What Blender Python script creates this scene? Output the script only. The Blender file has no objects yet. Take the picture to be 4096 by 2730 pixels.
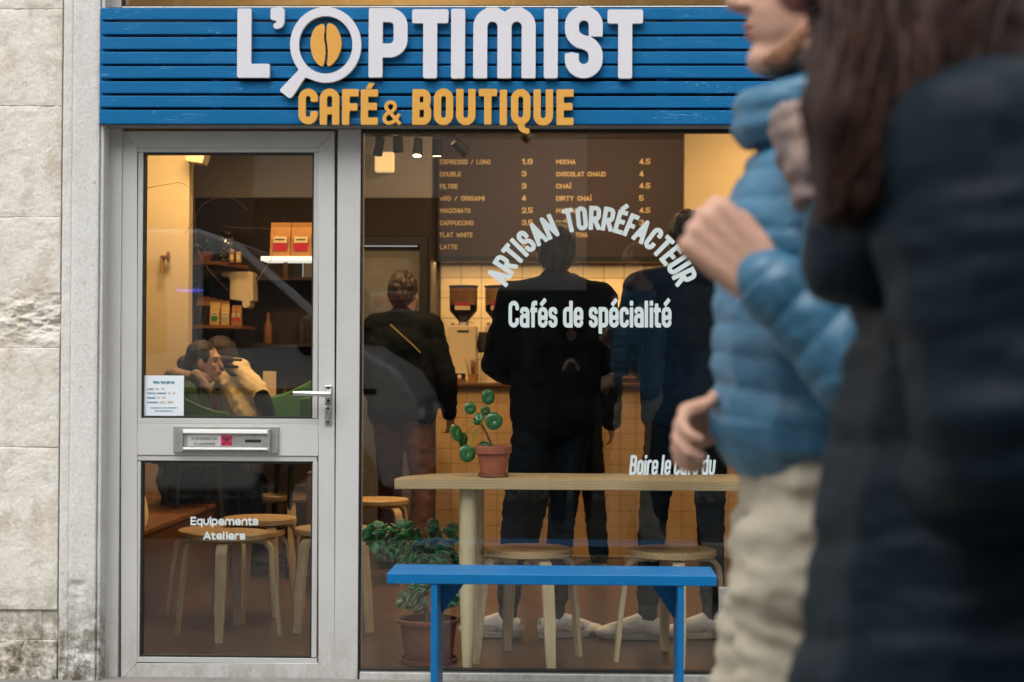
import bpy, math, random
import numpy as np
from mathutils import Vector, Matrix, Euler, noise
random.seed(7)
SC = bpy.context.scene
COL = SC.collection
PI = math.pi
R = math.radians

# ------------------------------------------------------------------ camera, sky, sun, exposure
CAMP = Vector((0.0, -6.0, 1.18))
FPX = 6384.0
YAW, PITCH, ROLL = R(1.5), R(0.897), 0.0045
cam_d = bpy.data.cameras.new('camera'); cam = bpy.data.objects.new('camera', cam_d); COL.objects.link(cam)
cam_d.sensor_width = 36; cam_d.lens = FPX/4096*36
cam_d.shift_x = -85.0/4096*1.0; cam_d.shift_y = 0.0
cam_d.clip_start = 0.05; cam_d.clip_end = 300
cam.matrix_world = (Matrix.Translation(CAMP) @ Matrix.Rotation(YAW, 4, 'Z') @
                    Matrix.Rotation(PI/2+PITCH, 4, 'X') @ Matrix.Rotation(ROLL, 4, 'Z'))
cam_d.dof.use_dof = True; cam_d.dof.focus_distance = 6.9; cam_d.dof.aperture_fstop = 3.1
SC.camera = cam
CM = cam.matrix_world.to_3x3()

w = bpy.data.worlds.new('World'); SC.world = w; w.use_nodes = True
nt = w.node_tree; nt.nodes.clear()
sky = nt.nodes.new('ShaderNodeTexSky'); sky.sky_type = 'NISHITA'; sky.sun_disc = False
SUN_EL, SUN_AZ = R(58), R(200)
sky.sun_elevation = SUN_EL; sky.sun_rotation = SUN_AZ; sky.dust_density = 4.0; sky.air_density = 0.8; sky.ozone_density = 0.6
bg = nt.nodes.new('ShaderNodeBackground'); bg.inputs[1].default_value = 0.15
hs = nt.nodes.new('ShaderNodeHueSaturation'); hs.inputs['Saturation'].default_value = 0.18   # cloud cover
wo = nt.nodes.new('ShaderNodeOutputWorld')
nt.links.new(sky.outputs[0], hs.inputs['Color']); nt.links.new(hs.outputs[0], bg.inputs[0]); nt.links.new(bg.outputs[0], wo.inputs[0])
sd = bpy.data.lights.new('sun', 'SUN'); sd.energy = 1.0; sd.angle = R(60); sd.color = (1, 0.96, 0.92)
so = bpy.data.objects.new('sun', sd); COL.objects.link(so)
sdir = Vector((math.sin(SUN_AZ)*math.cos(SUN_EL), math.cos(SUN_AZ)*math.cos(SUN_EL), math.sin(SUN_EL)))
so.rotation_euler = (-sdir).to_track_quat('-Z', 'Y').to_euler()
SC.view_settings.view_transform = 'Standard'; SC.view_settings.look = 'None'
SC.view_settings.gamma = 1; SC.view_settings.use_curve_mapping = False
SC.view_settings.exposure = 0.80
SC.cycles.use_denoising = True
SC.cycles.max_bounces = 8; SC.cycles.diffuse_bounces = 4; SC.cycles.glossy_bounces = 4
SC.cycles.transparent_max_bounces = 24; SC.cycles.transmission_bounces = 4
SC.cycles.sample_clamp_indirect = 6.0

# ------------------------------------------------------------------ helpers
def P(px, py, Y):
    """point of the plane at depth Y that the photograph shows at pixel px, py (4096 wide)"""
    d = CM @ Vector(((px-2048)/FPX + cam_d.shift_x*4096/FPX, -(py-1365)/FPX, -1.0))
    t = (Y-CAMP.y)/d.y
    return CAMP + d*t
def PX(px, Y, py=1500): return P(px, py, Y).x
def PZ(py, Y, px=2000): return P(px, py, Y).z

def link(name, me, mat=None, parent=None):
    o = bpy.data.objects.new(name, me); COL.objects.link(o)
    if mat is not None and me is not None and hasattr(me, 'materials') and len(me.materials) == 0: me.materials.append(mat)
    if parent is not None:
        off = Vector(); q = parent
        while q is not None: off += q.location; q = q.parent
        me.transform(Matrix.Translation(-off)); o.parent = parent
    return o
def share(name, me, parent, loc, rot=(0,0,0), sc=(1,1,1), mat=None):
    """a piece that shares its mesh with its look-alikes, placed in world coordinates"""
    o = bpy.data.objects.new(name, me); COL.objects.link(o)
    off = Vector(); q = parent
    while q is not None: off += q.location; q = q.parent
    o.parent = parent; o.location = Vector(loc)-off; o.rotation_euler = rot; o.scale = sc
    if mat is not None and len(me.materials) == 0: me.materials.append(mat)
    return o
def tag(o, label=None, cat=None, group=None, kind=None):
    if label: o['label'] = label
    if cat: o['category'] = cat
    if group: o['group'] = group
    if kind: o['kind'] = kind
    return o
def thing(name, label, cat, loc=(0,0,0), group=None, kind=None):
    o = bpy.data.objects.new(name, None); COL.objects.link(o); o.location = loc
    o.empty_display_size = .05
    return tag(o, label, cat, group, kind)
def copy_tree(o, parent=None):
    c = o.copy(); COL.objects.link(c)
    if parent is not None: c.parent = parent
    for ch in list(o.children): copy_tree(ch, c)
    return c

class MB:
    def __init__(s): s.v = []; s.f = []
    def add(s, vs, fs):
        b = len(s.v); s.v += [tuple(p) for p in vs]; s.f += [tuple(i+b for i in f) for f in fs]; return s
    def box(s, x0, x1, y0, y1, z0, z1):
        x0, x1 = sorted((x0, x1)); y0, y1 = sorted((y0, y1)); z0, z1 = sorted((z0, z1))
        return s.add([(x0,y0,z0),(x1,y0,z0),(x1,y1,z0),(x0,y1,z0),(x0,y0,z1),(x1,y0,z1),(x1,y1,z1),(x0,y1,z1)],
                     [(0,3,2,1),(4,5,6,7),(0,1,5,4),(1,2,6,5),(2,3,7,6),(3,0,4,7)])
    def prism(s, poly, y0, y1, ax='y'):
        n = len(poly)
        if ax == 'y': vs = [(a, y0, b) for a, b in poly] + [(a, y1, b) for a, b in poly]
        elif ax == 'z': vs = [(a, b, y0) for a, b in poly] + [(a, b, y1) for a, b in poly]
        else: vs = [(y0, a, b) for a, b in poly] + [(y1, a, b) for a, b in poly]
        return s.add(vs, [tuple(range(n)), tuple(range(2*n-1, n-1, -1))] + [(i, i+n, (i+1) % n+n, (i+1) % n) for i in range(n)])
    def tube(s, pts, rad, n=10, cap=True, flat=None):
        pts = [Vector(p) for p in pts]; m = len(pts)
        if not hasattr(rad, '__len__'): rad = [rad]*m
        vs = []; up = None
        for i, p in enumerate(pts):
            t = (pts[min(i+1, m-1)]-pts[max(i-1, 0)]).normalized()
            if up is None: up = Vector((0,0,1)) if abs(t.z) < .9 else Vector((1,0,0))
            u = (up - t*up.dot(t)).normalized(); v = t.cross(u); up = u
            for k in range(n):
                a = 2*PI*k/n
                vs.append(p + u*math.cos(a)*rad[i]*(flat or 1) + v*math.sin(a)*rad[i])
        fs = [(i*n+k, i*n+(k+1) % n, (i+1)*n+(k+1) % n, (i+1)*n+k) for i in range(m-1) for k in range(n)]
        if cap: fs += [tuple(range(n-1, -1, -1)), tuple((m-1)*n+k for k in range(n))]
        return s.add(vs, fs)
    def lathe(s, prof, c=(0,0,0), n=24, cap=True):
        c = Vector(c); vs = []
        for r, z in prof:
            for k in range(n):
                a = 2*PI*k/n; vs.append((c.x+r*math.cos(a), c.y+r*math.sin(a), c.z+z))
        m = len(prof)
        fs = [(i*n+k, i*n+(k+1) % n, (i+1)*n+(k+1) % n, (i+1)*n+k) for i in range(m-1) for k in range(n)]
        if cap: fs += [tuple(range(n-1, -1, -1)), tuple((m-1)*n+k for k in range(n))]
        return s.add(vs, fs)
    def ell(s, c, r, rot=None, n=12, m=8):
        c = Vector(c); M = Euler(rot).to_matrix() if rot is not None and not isinstance(rot, Matrix) else rot
        vs = []
        for i in range(m+1):
            th = PI*i/m
            for k in range(n):
                a = 2*PI*k/n
                p = Vector((r[0]*math.sin(th)*math.cos(a), r[1]*math.sin(th)*math.sin(a), r[2]*math.cos(th)))
                if M is not None: p = M @ p
                vs.append(c+p)
        return s.add(vs, [(i*n+k, (i+1)*n+k, (i+1)*n+(k+1) % n, i*n+(k+1) % n) for i in range(m) for k in range(n)])
    def cap(s, p0, p1, r0, r1, n=12, h=4):
        p0 = Vector(p0); p1 = Vector(p1); d = (p1-p0)
        if d.length < 1e-6: return s.ell(p0, (r0,)*3)
        d.normalize(); pts = []; rr = []
        for i in range(h+1):
            a = PI/2*(1-i/h); pts.append(p0-d*r0*math.sin(a)); rr.append(max(1e-4, r0*math.cos(a)))
        for i in range(h+1):
            a = PI/2*i/h; pts.append(p1+d*r1*math.sin(a)); rr.append(max(1e-4, r1*math.cos(a)))
        up = Vector((0,0,1)) if abs(d.z) < .9 else Vector((1,0,0))
        u = (up-d*up.dot(d)).normalized(); v = d.cross(u)
        vs = [p + (u*math.cos(2*PI*k/n)+v*math.sin(2*PI*k/n))*r for p, r in zip(pts, rr) for k in range(n)]
        m = len(pts)
        fs = [(i*n+k, i*n+(k+1) % n, (i+1)*n+(k+1) % n, (i+1)*n+k) for i in range(m-1) for k in range(n)]
        fs += [tuple(range(n-1, -1, -1)), tuple((m-1)*n+k for k in range(n))]
        return s.add(vs, fs)
    def mesh(s, name='m', smooth=None):
        me = bpy.data.meshes.new(name); me.from_pydata(s.v, [], s.f)
        me.validate()
        import bmesh
        b = bmesh.new(); b.from_mesh(me); bmesh.ops.recalc_face_normals(b, faces=b.faces); b.to_mesh(me); b.free()
        if smooth:
            me.polygons.foreach_set('use_smooth', [True]*len(me.polygons)); me.set_sharp_from_angle(angle=R(smooth))
        return me
    def obj(s, name, mat, parent=None, smooth=None, bevel=0, seg=2):
        o = link(name, s.mesh(name, smooth), mat, parent)
        if bevel:
            m = o.modifiers.new('bevel', 'BEVEL'); m.width = bevel; m.segments = seg; m.limit_method = 'ANGLE'; m.angle_limit = R(40)
        return o

# ------------------------------------------------------------------ materials
def srgb(r, g, b):
    f = lambda c: (c/255/12.92) if c/255 <= .04045 else ((c/255+.055)/1.055)**2.4
    return (f(r), f(g), f(b))
def mat(name, col, rough=.6, metal=0.0, nz=None, bump=None, spec=.5, col2=None, stretch=(1,1,1), sheen=0, emit=None, coat=0):
    m = bpy.data.materials.new(name); m.use_nodes = True; t = m.node_tree; N = t.nodes; L = t.links
    b = N['Principled BSDF']; b.inputs['Base Color'].default_value = (*col, 1)
    b.inputs['Roughness'].default_value = rough; b.inputs['Metallic'].default_value = metal
    b.inputs['Specular IOR Level'].default_value = spec
    if sheen: b.inputs['Sheen Weight'].default_value = sheen
    if coat: b.inputs['Coat Weight'].default_value = coat
    if emit: b.inputs['Emission Color'].default_value = (*emit[0], 1); b.inputs['Emission Strength'].default_value = emit[1]
    if nz or bump:
        tc = N.new('ShaderNodeTexCoord'); mp = N.new('ShaderNodeMapping'); mp.inputs['Scale'].default_value = stretch
        L.new(tc.outputs['Object'], mp.inputs[0])
    if nz:
        n1 = N.new('ShaderNodeTexNoise'); n1.inputs['Scale'].default_value = nz[0]; n1.inputs['Detail'].default_value = 6; n1.inputs['Roughness'].default_value = .65
        L.new(mp.outputs[0], n1.inputs[0])
        rp = N.new('ShaderNodeValToRGB'); rp.color_ramp.elements[0].position = .35; rp.color_ramp.elements[1].position = .68
        c2 = col2 or tuple(c*(1-nz[1]) for c in col)
        rp.color_ramp.elements[0].color = (*c2, 1); rp.color_ramp.elements[1].color = (*col, 1)
        L.new(n1.outputs[0], rp.inputs[0]); L.new(rp.outputs[0], b.inputs['Base Color'])
    if bump:
        n2 = N.new('ShaderNodeTexNoise'); n2.inputs['Scale'].default_value = bump[0]; n2.inputs['Detail'].default_value = 4
        L.new(mp.outputs[0], n2.inputs[0])
        bp = N.new('ShaderNodeBump'); bp.inputs['Strength'].default_value = bump[1]; bp.inputs['Distance'].default_value = .004
        L.new(n2.outputs[0], bp.inputs['Height']); L.new(bp.outputs[0], b.inputs['Normal'])
    return m
def glass_mat(name, tint=(.95,.97,.965), base=.056):
    m = bpy.data.materials.new(name); m.use_nodes = True; t = m.node_tree; N = t.nodes; L = t.links; N.clear()
    o = N.new('ShaderNodeOutputMaterial'); mx = N.new('ShaderNodeMixShader'); tr = N.new('ShaderNodeBsdfTransparent'); gl = N.new('ShaderNodeBsdfGlossy')
    tr.inputs[0].default_value = (*tint, 1); gl.inputs['Roughness'].default_value = .0
    lw = N.new('ShaderNodeLayerWeight'); lw.inputs[0].default_value = .5
    pw = N.new('ShaderNodeMath'); pw.operation = 'POWER'; pw.inputs[1].default_value = 5
    ml = N.new('ShaderNodeMath'); ml.operation = 'MULTIPLY_ADD'; ml.inputs[1].default_value = .95; ml.inputs[2].default_value = base
    L.new(lw.outputs['Facing'], pw.inputs[0]); L.new(pw.outputs[0], ml.inputs[0]); L.new(ml.outputs[0], mx.inputs[0])
    L.new(tr.outputs[0], mx.inputs[1]); L.new(gl.outputs[0], mx.inputs[2]); L.new(mx.outputs[0], o.inputs[0])
    return m
M = {}
def scuffed(name, col, rough=.5, spec=.4, c1=(.20,.18,.15), c2=(.34,.32,.28), c3=(.30,.28,.24), zl=.28):
    m = mat(name, col, rough, nz=(3,.10), bump=(200,.08), spec=spec); t = m.node_tree; N = t.nodes; L = t.links
    src = N['Principled BSDF'].inputs['Base Color'].links[0].from_socket; tc = N.new('ShaderNodeTexCoord')
    def layer(src, sc, lo, hi, c, st, zlim=None):
        mp = N.new('ShaderNodeMapping'); mp.inputs['Scale'].default_value = st; L.new(tc.outputs['Object'], mp.inputs[0]); n = N.new('ShaderNodeTexNoise'); n.inputs['Scale'].default_value = sc; n.inputs['Detail'].default_value = 7; n.inputs['Roughness'].default_value = .75; L.new(mp.outputs[0], n.inputs[0])
        r = N.new('ShaderNodeMapRange'); r.inputs[1].default_value = lo; r.inputs[2].default_value = hi; L.new(n.outputs[0], r.inputs[0]); f = r.outputs[0]
        if zlim:
            g = N.new('ShaderNodeNewGeometry'); s = N.new('ShaderNodeSeparateXYZ'); L.new(g.outputs['Position'], s.inputs[0]); z = N.new('ShaderNodeMapRange'); z.inputs[1].default_value = zlim; z.inputs[2].default_value = 0; L.new(s.outputs[2], z.inputs[0])
            q = N.new('ShaderNodeMath'); q.operation = 'MULTIPLY'; L.new(f, q.inputs[0]); L.new(z.outputs[0], q.inputs[1]); f = q.outputs[0]
        x = N.new('ShaderNodeMix'); x.data_type = 'RGBA'; L.new(f, x.inputs[0]); L.new(src, x.inputs[6]); x.inputs[7].default_value = (*c,1); return x.outputs[2]
    src = layer(src, 60, .66, .72, c1, (1,1,1)); src = layer(src, 22, .64, .76, c2, (1,1,.25)); src = layer(src, 20, .42, .70, c3, (1,1,.5), zl)
    L.new(src, N['Principled BSDF'].inputs['Base Color']); return m
M['alu'] = scuffed('painted_aluminium', (.52,.52,.50))
M['blue_paint'] = scuffed('blue_bench_paint', (.0005,.135,.36), .42, .3, (.03,.22,.45), (.002,.10,.27), (.01,.08,.18), .3)
M['alu2'] = mat('painted_aluminium_bead', (.47,.47,.455), .45, nz=(5, .1), spec=.4)
M['alu_dk'] = mat('weathered_grey_paint', (.27,.265,.25), .6, nz=(6, .3))
M['gasket'] = mat('black_rubber_gasket', (.008,.012,.014), .5)
M['steel'] = mat('brushed_aluminium', (.72,.73,.74), .3, 1.0, nz=(60, .1), stretch=(1,1,8))
M['steel_dk'] = mat('dull_zinc', (.42,.43,.40), .42, .6, nz=(40, .2))
M['white_sign'] = mat('white_sign_board', (.62,.62,.66), .55, nz=(8, .04), bump=(150, .05))
M['yellow_sign'] = mat('yellow_sign_board', (.66,.33,.05), .5, nz=(8, .06), bump=(150, .05))
M['edge'] = mat('sign_board_edge', (.62,.62,.64), .6)
M['black_gap'] = mat('black_sign_backing', (.008,.009,.012), .8)
M['vinyl'] = mat('pale_vinyl_lettering', (.55,.63,.63), .6)
M['blue_paint'] = mat('blue_bench_paint', (.0005,.135,.36), .4, nz=(4, .12), bump=(80, .08), spec=.3)
M['glass'] = glass_mat('window_glass')
M['glass_jar'] = glass_mat('clear_jar_glass', (.86,.84,.8), .06)
M['birch'] = mat('birch_veneer', (.52,.37,.2), .42, nz=(5, .3), col2=(.40,.26,.13), stretch=(1,14,14), bump=(30,.1))
M['birch_v'] = mat('birch_veneer_leg', (.55,.42,.25), .42, nz=(5, .25), stretch=(14,14,1), bump=(30,.1))
M['ply'] = None
M['orange_wood'] = mat('stained_bench_wood', (.26,.10,.03), .45, nz=(4, .4), stretch=(6,1,12), bump=(20,.15))
M['floor'] = mat('sealed_concrete_floor', (.105,.062,.045), .28, nz=(2.2, .35), bump=(12,.05), spec=.5)
M['plaster'] = mat('cream_plaster', (.72,.60,.38), .8, nz=(3, .08), bump=(40,.1))
M['reflection_grey'] = mat('plaster_in_reflection_grey', (.30,.27,.24), .85, nz=(2, .12))  # grey paints in the pale building mirrored in the glass
M['brown_wall'] = mat('dark_brown_paint', (.03,.018,.013), .7, nz=(2, .3))
M['black_wall'] = mat('charcoal_paint', (.012,.014,.018), .75, nz=(2, .3))
M['ceil'] = mat('ceiling_paint', (.30,.25,.2), .8)
M['menu'] = mat('menu_board_paint', (.085,.055,.048), .7, nz=(1.5, .2))
M['menu_txt'] = mat('menu_lettering', (1.0,.74,.33), .6)
M['tile'] = mat('cream_glazed_tile', (.60,.40,.20), .3, nz=(6, .15), bump=(9,.08))
M['tile_back'] = mat('white_glazed_tile', (.70,.58,.38), .22, nz=(5, .10), bump=(8,.06))
M['grout'] = mat('dark_grout', (.09,.06,.035), .9)
M['grout_counter'] = mat('beige_grout', (.26,.16,.08), .9)
M['dark_wood'] = mat('dark_counter_wood', (.16,.07,.025), .35, nz=(5,.4), stretch=(1,10,10))
M['terracotta'] = mat('terracotta', (.42,.13,.07), .8, nz=(14,.3), bump=(60,.15))
M['terracotta_br'] = mat('brown_plastic_pot', (.20,.065,.035), .6, nz=(10,.25))
M['soil'] = mat('potting_soil', (.03,.018,.01), .95, bump=(60,.8))
M['jade'] = mat('jade_leaf', (.075,.33,.11), .3, nz=(18,.45), col2=(.03,.15,.055), spec=.7)
M['jade2'] = mat('jade_leaf_pale', (.28,.40,.26), .36, nz=(18,.4), col2=(.04,.10,.05), spec=.6)
M['pilea'] = mat('pilea_leaf', (.03,.16,.04), .28, nz=(14,.4), col2=(.015,.08,.03), spec=.6)
M['stemw'] = mat('woody_stem', (.10,.06,.045), .8, bump=(80,.6))
M['stalk'] = mat('green_stalk', (.18,.28,.04), .5)
M['skin'] = mat('skin', (.56,.33,.24), .5, nz=(9,.12), bump=(180,.05), spec=.35)
M['skin_h'] = mat('skin_ruddy', (.60,.35,.25), .5, nz=(7,.18), bump=(160,.06), spec=.35)
M['lip'] = mat('lips', (.38,.12,.09), .45)
M['hair_br'] = mat('brown_hair', (.05,.024,.017), .6, nz=(30,.5), stretch=(6,6,.6), bump=(60,1.0), spec=.25)
M['hair_dk'] = mat('dark_hair', (.022,.012,.009), .5, nz=(30,.4), stretch=(5,5,.7), bump=(60,.8))
M['eye'] = mat('eye', (.02,.015,.012), .15)
M['navy'] = mat('dark_navy_down_coat', (.004,.014,.024), .6, nz=(2.5,.35), bump=(45,.6), spec=.2)
M['bluej'] = mat('light_blue_quilted_nylon', (.05,.185,.31), .42, nz=(4,.3), bump=(35,.55), spec=.5)
M['beige_tr'] = mat('beige_cotton_trousers', (.48,.43,.33), .8, nz=(6,.12), bump=(25,.6))
M['plaid'] = mat('checked_scarf_cloth', (.36,.25,.19), .85, nz=(14,.5), col2=(.17,.13,.13), bump=(60,.4))
M['pink'] = mat('dusty_pink_knit', (.42,.16,.16), .85, bump=(120,.4))
M['sandhair'] = mat('sand_coloured_band', (.50,.40,.27), .7, bump=(60,.4))
M['blk'] = mat('black_wool_cloth', (.0045,.0065,.0075), .95, nz=(3,.3), bump=(90,.3), spec=.1)
M['blk2'] = mat('black_denim', (.006,.010,.015), .95, nz=(4,.3), bump=(120,.3), spec=.1)
M['dkblue'] = mat('midnight_blue_coat', (.006,.020,.045), .85, nz=(3,.3), bump=(90,.3), spec=.15)
M['rust'] = mat('rust_brown_trousers', (.085,.03,.015), .85, nz=(5,.3), bump=(60,.4))
M['cream_kn'] = mat('cream_wool_jumper', (.86,.70,.40), .9, nz=(9,.12), bump=(160,1.0), stretch=(1,1,.4), sheen=.2)
M['green_ch'] = mat('green_chair_upholstery', (.02,.14,.02), .6, nz=(6,.2))
M['green_kn'] = mat('dark_green_cloth', (.015,.055,.03), .85, bump=(70,.4))
M['white_sh'] = mat('white_sneaker_leather', (.78,.75,.68), .5, nz=(14,.2), bump=(50,.2))
M['sole'] = mat('off_white_rubber_sole', (.50,.45,.36), .7, nz=(20,.25))
M['sock'] = mat('dark_sock', (.012,.016,.022), .9)
M['yel_strap'] = mat('olive_yellow_strap', (.13,.11,.02), .7)
M['paper'] = mat('white_paper', (.66,.72,.76), .7)
M['ink_blue'] = mat('blue_ink', (.01,.18,.28), .6)
M['ink_gold'] = mat('gold_ink', (.55,.42,.24), .6)
M['ink_blk'] = mat('black_ink', (.008,.02,.024), .6)
M['red_lbl'] = mat('crimson_label', (.45,.02,.07), .5)
M['kraft'] = mat('kraft_paper', (.42,.20,.06), .75, nz=(16,.25), bump=(25,.4))
M['kraft_lt'] = mat('pale_kraft_paper', (.62,.40,.16), .75, nz=(16,.2), bump=(25,.4))
M['lbl_cream'] = mat('cream_label', (.72,.60,.36), .7)
M['lbl_green'] = mat('green_label', (.02,.22,.04), .7)
M['lbl_violet'] = mat('violet_label', (.12,.07,.2), .7)
M['lbl_sage'] = mat('sage_label', (.35,.38,.22), .7)
M['cream_pl'] = mat('cream_moulded_plastic', (.74,.62,.42), .4)
M['white_pl'] = mat('white_gloss_board', (.85,.85,.82), .4)
M['white_emit'] = mat('emissive_white_board', (.85,.85,.8), .4, emit=((1,.95,.85), .55))  # white board with slight emission added
M['blk_metal'] = mat('black_powder_coat', (.012,.012,.012), .5)
M['smoke'] = glass_mat('smoked_hopper_plastic', (.42,.34,.26), .06)
M['beans'] = mat('coffee_beans', (.05,.022,.012), .5, bump=(90,.9))
M['bulb'] = mat('lit_bulb', (1,.9,.7), .5, emit=((1,.80,.45), 14))
M['lamp_sq'] = mat('lit_lamp_glass', (.9,.7,.4), .5, emit=((1,.62,.25), .45))
M['wire'] = mat('copper_wire', (.5,.2,.09), .35, .8)
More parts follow.
